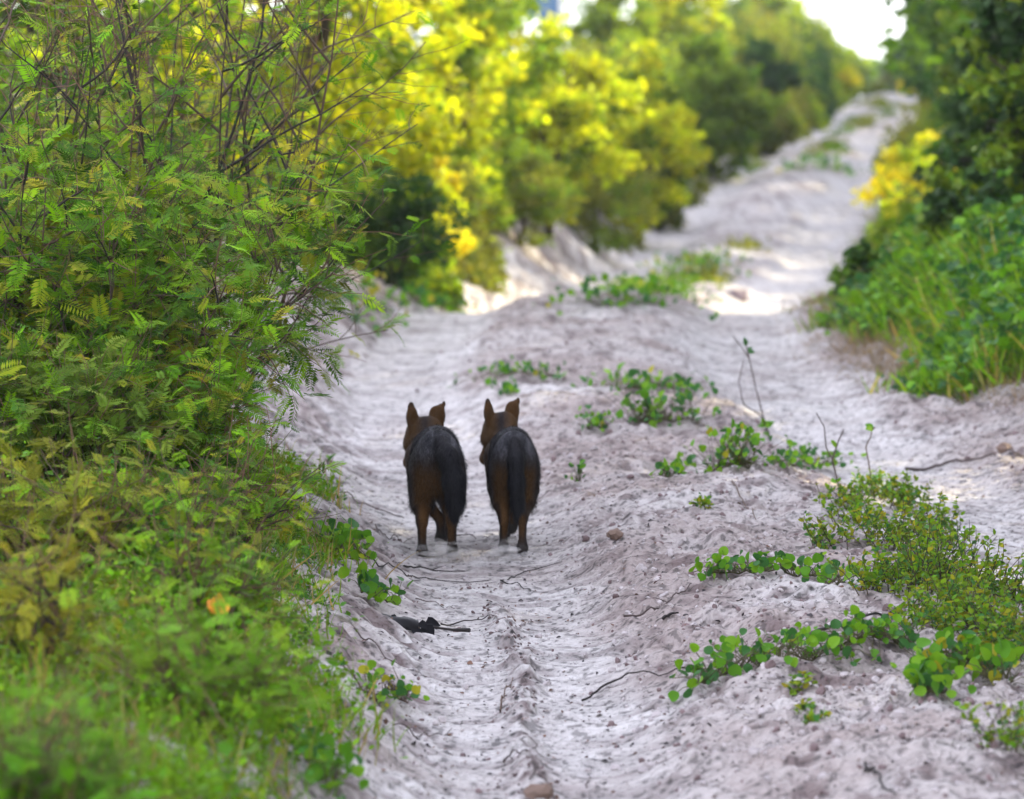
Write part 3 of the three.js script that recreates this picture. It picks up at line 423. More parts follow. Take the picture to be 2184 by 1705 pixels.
// ---------------------------------------------------------------- creeping plants and weeds on the middle of the track
const VMAT = [leafMat(0.1, 0.28, 0.01, 0.35, 0.7), leafMat(0.18, 0.38, 0.01, 0.35, 0.7), leafMat(0.045, 0.16, 0.03, 0.3, 1), leafMat(0.38, 0.36, 0.02, 0.3, 0.3)];
function vine(name, label, path, n, size, o = {}, group) {
  const r = RNG(o.seed ?? n * 31 + Math.round(path[0][0])), pts = path.map(([x, y]) => G(x, y)), g0 = at(...pts[0]), t = thing(name, label, 'plant', g0.toArray(), group);
  const ground = pts.map(([X, d]) => at(X, d, 0.012).sub(g0)), sb = new MB(), dense = [];
  for (let i = 0; i < ground.length - 1; i++) for (let k = 0; k < 5; k++) { const q = ground[i].clone().lerp(ground[i + 1], k / 5); q.y = land(q.x + g0.x, -(q.z + g0.z)) - g0.y + 0.012 + 0.006 * r(); dense.push(q.toArray()); }
  dense.push(ground.at(-1).toArray());
  sb.tube(dense, 0.0028, 4);
  n = Math.round(n * 1.7);
  const q = new THREE.Quaternion(), dir = new THREE.Vector3(), nrm = new THREE.Vector3();
  for (let k = 0; k < n; k++) {
    const f = (k + r()) / n * (dense.length - 1), i = Math.min(dense.length - 2, Math.floor(f)), b = new THREE.Vector3(...dense[i]).lerp(new THREE.Vector3(...dense[i + 1]), f - i);
    const sp = (o.spread ?? 0.05) * 1.35, X = b.x + gauss(r) * sp, z = b.z + gauss(r) * sp * 1.5, y = land(X + g0.x, -(z + g0.z)) - g0.y + 0.012 + (o.tall ?? 0.045) * r();
    sb.tube([[b.x, b.y, b.z], [(b.x + X) / 2, (b.y + y) / 2 + 0.01, (b.z + z) / 2], [X, y, z]], [0.0018, 0.0014, 0.001], 3);
    dir.set(gauss(r), 0.55 + 0.5 * r(), gauss(r) + 0.2); nrm.set(gauss(r) * 1.3, 0.7, 0.45 + gauss(r) * 1.1); frame(dir, nrm, q);
    const s = size * (0.3 + 0.58 * r()), m = mesh('leaf', o.geo ?? G_HEART, VMAT[r() < (o.yellow ?? 0.03) ? 3 : Math.floor(r() * 3)], t); m.position.set(X, y, z); m.quaternion.copy(q); m.scale.setScalar(s);
  }
  mesh('stem', sb.geo(), o.stemMat ?? std(0.09, 0.08, 0.03), t);
  return t;
}
{
  const g = 'creeping plants on the middle of the track';
  vine('creeping_vine', 'round-leaved vine trailing left from the weeds onto the sandy hump', [[1500, 1240], [1560, 1232], [1640, 1228], [1740, 1238], [1800, 1250]], 85, 0.042, {}, g);
  vine('creeping_vine', 'leafy vine tip reaching the rut above the long straight stick', [[1478, 1480], [1540, 1458], [1600, 1425], [1690, 1412], [1760, 1395]], 85, 0.044, { tall: 0.06 }, g);
  vine('creeping_vine', 'clump of bluish-green leaves left of the lowest round-leaved clump', [[1780, 1395], [1840, 1378], [1900, 1375], [1950, 1385]], 75, 0.036, { spread: 0.06 }, g);
  vine('creeping_vine', 'low rounded clump of big bright leaves near the lower right corner', [[1945, 1490], [1985, 1490], [2020, 1485]], 40, 0.055, { tall: 0.06, spread: 0.035 }, g);
  vine('creeping_vine', 'yellow-green leafy clump just above the lowest round one', [[1990, 1450], [2040, 1430], [2090, 1450], [2160, 1465]], 75, 0.052, { tall: 0.07, spread: 0.05, yellow: 0.1 }, g);
  vine('creeping_vine', 'upright leafy clump right of the bare sapling foot', [[1510, 1010], [1560, 1000], [1600, 1005]], 70, 0.05, { tall: 0.15, spread: 0.07, geo: G_BROAD }, g);
  vine('creeping_vine', 'leaf cluster between the upright clump and the weed strip', [[1650, 1005], [1710, 995], [1780, 1000]], 55, 0.045, { tall: 0.06, spread: 0.07 }, g);
  vine('leafy_clump', 'largest green clump beyond the foxes on the track', [[1345, 905], [1400, 905], [1490, 910]], 75, 0.06, { tall: 0.17, spread: 0.09, geo: G_BROAD }, g);
  vine('leafy_clump', 'flat green patch just behind the largest clump', [[1290, 835], [1350, 835], [1410, 838], [1470, 842]], 60, 0.06, { tall: 0.07, spread: 0.1, geo: G_BROAD }, g);
  vine('leafy_clump', 'small green tuft left of the largest clump', [[1250, 925], [1270, 922], [1295, 922]], 22, 0.05, { tall: 0.06, spread: 0.04, geo: G_BROAD }, g);
  vine('leafy_clump', 'sparse flat green patch on the sand beyond the right fox', [[1010, 812], [1070, 812], [1130, 808], [1185, 812]], 45, 0.055, { tall: 0.06, spread: 0.1, geo: G_BROAD }, g);
  vine('leafy_clump', 'tiny green tuft showing just above the head of the right fox', [[1068, 848], [1082, 846], [1100, 848]], 16, 0.05, { tall: 0.05, spread: 0.04, geo: G_BROAD }, g);
  vine('small_sprig', 'single small sprig on bare sand right of the right fox', [[1225, 1040], [1240, 1035]], 9, 0.035, { tall: 0.08, spread: 0.025 }, g);
  vine('small_sprig', 'two-leaved sprig left of the upright leafy clump', [[1405, 1025], [1440, 1022], [1465, 990]], 20, 0.042, { tall: 0.05, spread: 0.03 }, g);
  vine('trailing_plant', 'dark green patch on the hump beyond the crest', [[1240, 655], [1320, 650], [1400, 652], [1490, 640]], 110, 0.075, { tall: 0.13, spread: 0.2, geo: G_BROAD }, g);
  vine('trailing_plant', 'olive patch with a sunlit top on the far hump', [[1420, 600], [1480, 590], [1550, 580]], 80, 0.09, { tall: 0.2, spread: 0.25, geo: G_BROAD, yellow: 0.2 }, g);
  vine('trailing_plant', 'low green streak on the far stretch of pale track', [[1690, 365], [1750, 362], [1800, 358]], 60, 0.14, { tall: 0.12, spread: 0.4, geo: G_BROAD }, g);
  const e = 'plants at the edge of the left bank';
  vine('edge_vine', 'large-leaved vine touching the charred branch', [[770, 1275], [800, 1285], [850, 1290]], 24, 0.055, { tall: 0.06, spread: 0.03 }, e);
  vine('edge_vine', 'leafy vine hanging over the bank left of the fox feet', [[700, 1180], [735, 1175], [770, 1185]], 36, 0.05, { tall: 0.06, spread: 0.05 }, e);
  vine('edge_vine', 'withered brown-green sprig on the bank in the lower left of the rut', [[760, 1480], [820, 1490], [870, 1515]], 26, 0.035, { tall: 0.06, spread: 0.04, yellow: 0.3, stemMat: std(0.08, 0.05, 0.03) }, e);
  vine('edge_vine', 'big glossy leaves at the bottom left edge of the sand', [[650, 1640], [690, 1630], [715, 1660], [700, 1700]], 40, 0.05, { tall: 0.05, spread: 0.05 }, e);
  vine('edge_vine', 'single round leaf on bare sand under the reaching twig', [[698, 995], [710, 992]], 3, 0.05, { tall: 0.03, spread: 0.012 }, e);
  vine('edge_vine', 'dark leafy tuft on the rim left of the sunlit patch of sand', [[740, 690], [800, 660], [880, 650], [940, 660]], 90, 0.085, { tall: 0.12, spread: 0.2, geo: G_BROAD }, e);
}
function weed(label, px, py, o) {
  const [X, d] = G(px, py), r = RNG(o.seed ?? Math.round(px + py * 7)), g0 = at(X, d), t = thing('bushy_weed', label, 'weed', g0.toArray(), 'bushy weeds in the strip right of the foxes');
  const sb = new MB(), cl = new Copies(), p = new THREE.Vector3(), q = new THREE.Quaternion(), dir = new THREE.Vector3(), nrm = new THREE.Vector3();
  for (let s = 0; s < o.stems; s++) {
    const a = r() * 2 * Math.PI, bx = gauss(r) * o.w, bz = gauss(r) * o.w * 1.6, L = o.h * (0.5 + 0.7 * r()), tilt = 0.2 + 0.8 * r(), pts = []; let last;
    for (let k = 0; k <= 4; k++) { const f = k / 4; pts.push([bx + Math.cos(a) * tilt * L * f * 0.8 + 0.01 * gauss(r), land(bx + X, d - bz) - g0.y - 0.005 + L * f * (1 - 0.25 * tilt * f), bz + Math.sin(a) * tilt * L * f * 0.8]); }
    sb.col = r() < 0.5 ? [0.035, 0.02, 0.018] : [0.08, 0.06, 0.025]; sb.tube(pts, [0.002, 0.0018, 0.0015, 0.0012, 0.0008], 3);
    for (let k = 0; k < o.leaves; k++) { const f = 0.15 + 0.85 * r(), i = Math.min(3, Math.floor(f * 4)), A = pts[i], B = pts[i + 1], w = f * 4 - i; p.set(lerp(A[0], B[0], w) + 0.007 * gauss(r), lerp(A[1], B[1], w) + 0.006 * gauss(r), lerp(A[2], B[2], w) + 0.007 * gauss(r)); rdir(r, dir); dir.y = Math.abs(dir.y) * 0.7; rdir(r, nrm); nrm.y += 0.9; frame(dir, nrm, q); const sz = 0.012 + 0.014 * r(); cl.add(p, q, sz, sz, sz, jitter(r() < 0.22 ? [0.3, 0.34, 0.02] : r() < 0.2 ? [0.08, 0.22, 0.05] : [0.17, 0.33, 0.012], r, 0.35, 0.5)); }
  }
  mesh('stem', sb.geo(), std(1, 1, 1, 0.85, { vertexColors: true }), t); cl.build('foliage', G_OVATE, LEAF, t);
}
{
  const list = [
    ['thin weed at the top end of the strip beside the right rut', 1860, 1060, { stems: 26, h: 0.12, w: 0.06, leaves: 14 }],
    ['yellowish weed left of the top end of the strip', 1800, 1075, { stems: 26, h: 0.1, w: 0.08, leaves: 12 }],
    ['green weed second from the top of the strip', 1930, 1090, { stems: 34, h: 0.15, w: 0.06, leaves: 16 }],
    ['weed with upright shoots left of the strip above the vine', 1770, 1170, { stems: 20, h: 0.13, w: 0.05, leaves: 12 }],
    ['dense weed in the middle of the strip', 1900, 1170, { stems: 44, h: 0.17, w: 0.08, leaves: 15 }],
    ['weed on the right flank of the strip beside the far rut', 2010, 1160, { stems: 36, h: 0.17, w: 0.07, leaves: 15 }],
    ['tall dark-stemmed weed fanning out in the strip', 2000, 1260, { stems: 60, h: 0.22, w: 0.09, leaves: 13 }],
    ['weed below the vine tip joining the strip', 1880, 1260, { stems: 44, h: 0.13, w: 0.09, leaves: 14 }],
    ['weed at the right edge of the picture below the far rut', 2120, 1270, { stems: 50, h: 0.18, w: 0.09, leaves: 14 }],
    ['weed by the dark branch at the lower end of the strip', 2080, 1350, { stems: 50, h: 0.15, w: 0.1, leaves: 14 }],
    ['weed cut by the right edge at the lower end of the strip', 2170, 1400, { stems: 50, h: 0.16, w: 0.09, leaves: 14 }],
    ['straggling weed under the lying stick', 1990, 1340, { stems: 36, h: 0.1, w: 0.1, leaves: 13 }],
    ['sparse weed at the bottom right edge of the picture', 2150, 1590, { stems: 22, h: 0.12, w: 0.07, leaves: 9 }],
    ['narrow weed between the yellowish weed and the shoots of the strip', 1835, 1120, { stems: 26, h: 0.11, w: 0.07, leaves: 13 }],
    ['low weed on the left flank of the tall dark-stemmed weed', 1945, 1235, { stems: 34, h: 0.12, w: 0.09, leaves: 14 }],
    ['low weed between the lying stick and the tall dark-stemmed weed', 2050, 1305, { stems: 36, h: 0.12, w: 0.09, leaves: 14 }],
    ['low weed just above the yellow-green leafy clump', 2110, 1420, { stems: 30, h: 0.1, w: 0.09, leaves: 13 }],
    ['thin sprout on the bare lumpy sand below the vines', 1700, 1480, { stems: 7, h: 0.05, w: 0.03, leaves: 8 }],
    ['small grey-green sprout at the lower middle of the lumpy sand', 1730, 1540, { stems: 9, h: 0.04, w: 0.04, leaves: 8 }],
    ['little weed in the sand right of the second fox feet', 1500, 1080, { stems: 9, h: 0.05, w: 0.04, leaves: 8 }],
  ];
  for (const w of list) weed(...w);
}

// ---------------------------------------------------------------- sticks and twigs on the sand
function stick(label, path, rad, mat = DARK_BARK, o = {}) {
  const r = RNG(Math.round(path[0][0] * 3 + path[0][1])), pts = path.map(([x, y]) => G(x, y)), b = new MB(), n = pts.length - 1, line = [], rr = [], c = new THREE.CatmullRomCurve3(pts.map(([X, d]) => new THREE.Vector3(X, 0, -d)));
  const N = 6 * n + 4;
  for (let k = 0; k <= N; k++) { const q = c.getPoint(k / N); line.push([q.x + 0.0025 * gauss(r), land(q.x, -q.z, false) * 0 + Math.max(land(q.x, -q.z), land(q.x + 0.02, -q.z), land(q.x - 0.02, -q.z)) + rad * 0.6 + (o.lift ?? 0.004) * Math.sin(Math.PI * k / N), q.z]); rr.push(rad * (1 - 0.55 * k / N) * (0.9 + 0.25 * r())); }
  const g0 = line[0]; b.tube(line.map((q) => [q[0] - g0[0], q[1] - g0[1], q[2] - g0[2]]), rr, 6);
  const k0 = Math.floor(N * 0.55), s = line[k0], side = (o.fork ?? 1) * 0.05; if (o.fork) b.tube([s, [s[0] + side * 0.5, s[1] + 0.012, s[2] + 0.02], [s[0] + side, s[1] + 0.02, s[2] + 0.03]].map((q) => [q[0] - g0[0], q[1] - g0[1], q[2] - g0[2]]), [rad * 0.5, rad * 0.4, rad * 0.2], 5);
  const m = mesh('stick', b.geo(), mat, scene); m.position.set(...g0); return tag(m, label, 'stick', 'sticks and twigs lying on the sand');
}
const GREYW = std(0.09, 0.065, 0.06);
stick('long bent twig arching from the left bank below the fox feet', [[749, 1190], [820, 1220], [901, 1241], [1042, 1243]], 0.0028, DARK_BARK);
stick('short twig lying just under the feet of the left fox', [[862, 1216], [920, 1224], [991, 1220]], 0.0035, DARK_BARK, { fork: 1 });
stick('thin twig slanting up to the right below the right fox', [[1067, 1245], [1120, 1226], [1198, 1204]], 0.0024);
stick('short curved twig bending down from the ridge below the right fox', [[1069, 1245], [1104, 1250], [1132, 1267]], 0.0024);
stick('fine twig above the charred branch', [[886, 1284], [925, 1289], [964, 1298]], 0.0018, GREYW);
stick('twig running from the charred branch to the sand ridge', [[940, 1338], [1000, 1329], [1055, 1318]], 0.0026);
stick('long straight stick lying across the rut in the foreground', [[1241, 1497], [1300, 1474], [1366, 1455], [1495, 1437]], 0.0034, DARK_BARK, { lift: 0.012 });
stick('short reddish twig on the sand ridge in the foreground', [[1065, 1526], [1078, 1490], [1093, 1463]], 0.0026, TWIG);
stick('twig across the ridge near the bottom edge', [[1073, 1633], [1110, 1620], [1147, 1604]], 0.0026, GREYW);
stick('knotty twig on the right slope of the rut', [[1331, 1333], [1390, 1308], [1440, 1283], [1475, 1258]], 0.0032, GREYW, { fork: -1 });
stick('short dark stub on the right slope of the rut', [[1413, 1338], [1448, 1315]], 0.005);
stick('thin twig down the streaked left bank', [[753, 1354], [800, 1390], [854, 1428]], 0.0026, GREYW);
stick('fine curved twig at the lower left of the rut', [[839, 1565], [925, 1577], [964, 1567]], 0.002, GREYW);
stick('long thin twig trailing down from the low shrub', [[690, 1000], [745, 1065], [800, 1092], [862, 1108]], 0.0032, GREYW);
stick('second trailing twig under the low shrub', [[800, 1130], [830, 1158], [880, 1150]], 0.0024, GREYW, { fork: 1 });
stick('lying stick that runs up into the weed strip', [[1718, 1370], [1830, 1338], [1920, 1316], [2002, 1292]], 0.0048, DARK_BARK, { lift: 0.015 });
stick('short lower piece in line with the stick at the weed strip', [[1631, 1408], [1679, 1386]], 0.003);
stick('dark thick branch at the foot of the weed strip', [[2065, 1285], [2110, 1310], [2184, 1345]], 0.009, DARK_BARK);
stick('fallen branch on the far side of the right rut', [[1930, 1003], [2010, 1000], [2090, 990], [2180, 978]], 0.007, GREYW);
stick('dark stick at the bottom edge right of the middle', [[1845, 1640], [1875, 1672], [1912, 1705]], 0.004);
stick('short twig near the bottom edge in the rut', [[1132, 1678], [1160, 1651]], 0.002, GREYW);
stick('tiny upright twig in the rut near the bottom edge', [[1252, 1686], [1259, 1659]], 0.0016, GREYW);
stick('reddish twig across the hump above the vine', [[1560, 1030], [1590, 1085], [1612, 1115]], 0.0028, TWIG);
stick('thin twig right of the legs of the right fox', [[1140, 1080], [1165, 1060], [1190, 1050]], 0.002, GREYW);
stick('thin twig between the two foxes behind their feet', [[965, 1145], [1000, 1147], [1040, 1151]], 0.0022, GREYW);
{ // bare sapling, standing sprouts
  const up = (label, name, px, py, stems, matl, leafN) => {
    const [X, d] = G(px, py), g0 = at(X, d), t = thing(name, label, 'plant', g0.toArray(), 'bare shoots standing beside the right rut'), r = RNG(px), q = new THREE.Quaternion(), nrm = new THREE.Vector3(), dir = new THREE.Vector3(), s0 = d / F;
    for (const st of stems) { const b = new MB(); b.tube(st.map(([x, y]) => [(x - px) * s0, (py - y) * s0, (r() - 0.5) * 0.02]), st.map((_, i) => 0.0038 * (1 - 0.6 * i / st.length)), 5); mesh('stem', b.geo(), matl, t); }
    for (let k = 0; k < leafN; k++) { const st = stems[k % stems.length], a = st[0], b = st[1], f = r(); rdir(r, dir); dir.y = Math.abs(dir.y); nrm.set(gauss(r), 0.6, 1); frame(dir, nrm, q); const m = mesh('leaf', G_OVATE, VMAT[k % 3], t); m.position.set((lerp(a[0], b[0], f) - px) * s0, (py - lerp(a[1], b[1], f)) * s0, 0.01 * gauss(r)); m.quaternion.copy(q); m.scale.setScalar(0.03 + 0.015 * r()); }
  };
  up('bare forked sapling with a few leaves at its foot, beside the right rut', 'bare_sapling', 1642, 940, [[[1642, 940], [1625, 885], [1612, 835], [1597, 770], [1580, 745], [1562, 722]], [[1640, 930], [1622, 892], [1585, 868], [1575, 820], [1585, 775]], [[1597, 770], [1590, 740]]], GREYW, 14);
  up('thin reddish shoot with a leafy tip standing at the top of the weed strip', 'thin_shoot', 1858, 1060, [[[1862, 912], [1856, 935], [1846, 955], [1852, 985], [1858, 1020], [1858, 1060]].reverse(), [[1860, 918], [1866, 912]]], TWIG, 4);
  up('wispy bare shoot left of the reddish one', 'thin_shoot', 1790, 1045, [[[1790, 1045], [1775, 985], [1762, 960], [1757, 915], [1740, 885]], [[1775, 985], [1788, 945], [1800, 920]]], GREYW, 2);
}
{ // charred branch with curled bark and dark leaves
  const [X, d] = G(872, 1345), g0 = at(X, d), t = thing('charred_branch', 'charred curled piece of bark with black leaves on the left side of the rut', 'branch', g0.toArray()), r = RNG(5);
  const b = new MB(), N = 12, K = 10; let prev = null;
  for (let i = 0; i <= N; i++) { const f = i / N, row = []; for (let k = 0; k <= K; k++) { const a = -0.5 + (k / K) * 3.4 + 0.15 * Math.sin(f * 9), rr = 0.03 * (1 - 0.25 * f) * (1 + 0.18 * noise(f * 7, k * 0.7)); row.push(b.v(-0.1 + 0.13 * f, 0.028 + Math.sin(a) * rr - 0.012 * f, Math.cos(a) * rr * 1.2 + 0.05 * f)); } if (prev) for (let k = 0; k < K; k++) { b.t(prev[k], prev[k + 1], row[k]); b.t(prev[k + 1], row[k + 1], row[k]); } prev = row; }
  mesh('bark', b.geo(), new THREE.MeshPhysicalMaterial({ color: new THREE.Color().setRGB(0.012, 0.011, 0.013), roughness: 0.45, specularIntensity: 0.45, side: THREE.DoubleSide }), t);
  const inner = new MB(); inner.tube([[-0.11, 0.02, 0], [-0.02, 0.024, 0.02], [0.03, 0.01, 0.05]], [0.014, 0.016, 0.01], 7); mesh('heartwood', inner.geo(), std(0.11, 0.06, 0.03), t);
  const st = new MB(); st.tube([[0.0, 0.02, 0.03], [0.07, 0.015, 0.04], [0.13, 0.012, 0.075], [0.185, 0.015, 0.11]], [0.004, 0.0035, 0.004, 0.007], 6); mesh('stick', st.geo(), DARK_BARK, t);
  const q = new THREE.Quaternion(), dir = new THREE.Vector3(), nrm = new THREE.Vector3(), dk = new THREE.MeshPhysicalMaterial({ color: new THREE.Color().setRGB(0.008, 0.0075, 0.01), roughness: 0.7, specularIntensity: 0.3, side: THREE.DoubleSide }), br = std(0.03, 0.016, 0.01, 0.8, { side: THREE.DoubleSide });
  for (const [x, y, z, s, dx, dy, dz] of [[0.045, 0.035, 0.05, 0.075, 0.4, -0.55, 0.5], [0.05, 0.04, 0.03, 0.06, 0.9, 0.1, -0.1], [-0.09, 0.04, -0.02, 0.05, -0.8, 0.1, 0.2], [-0.11, 0.02, 0.02, 0.05, -0.8, 0.1, 0.3], [-0.03, 0.06, 0.02, 0.05, -0.6, 0.1, 0.5], [0.03, 0.045, 0.05, 0.045, 0.6, -0.1, 0.6], [-0.13, 0.02, 0.03, 0.045, -0.9, -0.1, 0.4], [-0.06, 0.015, 0.05, 0.05, -0.5, 0.1, 0.7], [0.02, 0.02, 0.07, 0.045, 0.2, -0.2, 0.8]]) { dir.set(dx, dy, dz); nrm.set(gauss(r) * 0.4, 0.7, 0.8); frame(dir, nrm, q); const m = mesh('leaf', G_BROAD, r() < 0.7 ? dk : br, t); m.position.set(x, y * 0.62, z); m.quaternion.copy(q); m.scale.set(s * 0.75, s * 0.8, s * 1.8); }
}
{ // orange fallen leaf in the ground cover
  const [X, d] = G(465, 1450), p = at(X, d, 0.15), q = new THREE.Quaternion(), t = thing('orange_leaf', 'orange yellow leaf standing in the ground cover of the left bank', 'leaf', p.toArray());
  const r = RNG(8); for (let k = 0; k < 5; k++) { frame(new THREE.Vector3(gauss(r), 0.6, gauss(r) * 0.5), new THREE.Vector3(gauss(r) * 0.5, 0.5, 1), q); const m = mesh('leaflet', G_BROAD, k % 2 ? std(0.75, 0.33, 0.01, 0.7, { side: THREE.DoubleSide }) : std(0.7, 0.26, 0.008, 0.7, { side: THREE.DoubleSide }), t); m.quaternion.copy(q); m.position.set(gauss(r) * 0.008, 0.004 * k, gauss(r) * 0.008); m.scale.setScalar(0.036); }
  const sb = new MB(); sb.tube([[0.01, -0.16, -0.01], [0.004, -0.08, 0], [0, 0, 0]], [0.002, 0.0016, 0.0012], 4); mesh('stem', sb.geo(), TWIG, t);
}
{ // crumbs, clods and litter
  const cl = new Copies(), lit = new Copies(), p = new THREE.Vector3(), q = new THREE.Quaternion(), dir = new THREE.Vector3(), nrm = new THREE.Vector3(), ico = new THREE.IcosahedronGeometry(1, 1), a = ico.attributes.position;
  for (let i = 0; i < a.count; i++) { const k = 1 + 0.28 * noise(a.getX(i) * 2.1 + 5, a.getY(i) * 2.3 + a.getZ(i) * 1.7); a.setXYZ(i, a.getX(i) * k, a.getY(i) * k * 0.75, a.getZ(i) * k); } ico.computeVertexNormals();
  scatter(9000, 401, (r) => { const d = 8.8 + 22 * r() * r() + 2 * r(), u = -1.3 + 3.1 * r(), rut = 1 - sstep(0.2, 0.45, Math.abs(Math.abs(u) - 0.98)); return r() < rut * 0.88 ? null : [u + roadX(d), d]; }, (r, [X, d]) => { const s = 0.003 + 0.009 * Math.pow(r(), 5) + 0.003 * r(); p.copy(at(X, d, s * 0.3)); rdir(r, dir); rdir(r, nrm); frame(dir, nrm, q); cl.add(p, q, s * 1.3, s, s, jitter(r() < 0.25 ? [0.2, 0.14, 0.14] : [0.48, 0.43, 0.43], r, 0.2)); });
  scatter(6500, 402, (r) => { const d = 8.8 + 16 * r() * r() + 2 * r(), u = -1.75 + 3.6 * r(); return [u + roadX(d), d]; }, (r, [X, d]) => { const s = 0.006 + 0.016 * r() * r(); p.copy(at(X, d, 0.004)); rdir(r, dir); dir.y *= 0.3; rdir(r, nrm); nrm.y += 1.4; frame(dir, nrm, q); lit.add(p, q, s * (0.5 + r() * 0.6), s, s, jitter(r() < 0.6 ? [0.035, 0.028, 0.03] : [0.14, 0.075, 0.05], r, 0.4)); });
  scatter(1000, 403, (r) => { const d = 9 + 5 * r(), u = -0.98 + 0.02 * Math.sin(d * 1.7) + 0.075 * gauss(r); return noise(d * 2.3, 5) + 0.6 * noise(d * 7, 8) > 0.75 * r() - 0.35 ? [u + roadX(d), d] : null; }, (r, [X, d]) => { const s = 0.0025 + 0.005 * r() * r(); p.copy(at(X, d, s * 0.3)); rdir(r, dir); rdir(r, nrm); frame(dir, nrm, q); cl.add(p, q, s * 1.4, s, s, jitter(r() < 0.4 ? [0.13, 0.09, 0.088] : [0.38, 0.33, 0.32], r, 0.3)); });
  tag(cl.build('sand_crumbs', ico, std(1, 1, 1, 0.97), scene), 'crumbs and small clods of pale sand all over the track', 'sand', null, 'stuff');
  tag(lit.build('leaf_litter', G_BROAD, std(1, 1, 1, 0.85, { side: THREE.DoubleSide }), scene), 'dark flecks of dead leaf and charcoal scattered over the sand', 'leaf litter', null, 'stuff');
  const clods = [['brown clod of earth right of the second fox', 1312, 1150, 0.028], ['reddish clod at the bottom edge of the rut', 1150, 1700, 0.03], ['dark stone at the far right verge', 2145, 965, 0.035], ['large dark clod on the hump beyond the crest', 1575, 640, 0.11]];
  for (const [label, px, py, s] of clods) { const [X, d] = G(px, py), m = mesh('clod', ico, s > 0.1 ? std(0.2, 0.15, 0.16, 0.95) : std(0.2, 0.135, 0.105, 0.95), scene); m.position.copy(at(X, d, s * 0.2)); m.rotation.set(0.3, px, 0.2); m.scale.set(s * 1.3, s, s); tag(m, label, 'clod', 'loose clods on the track'); }
}

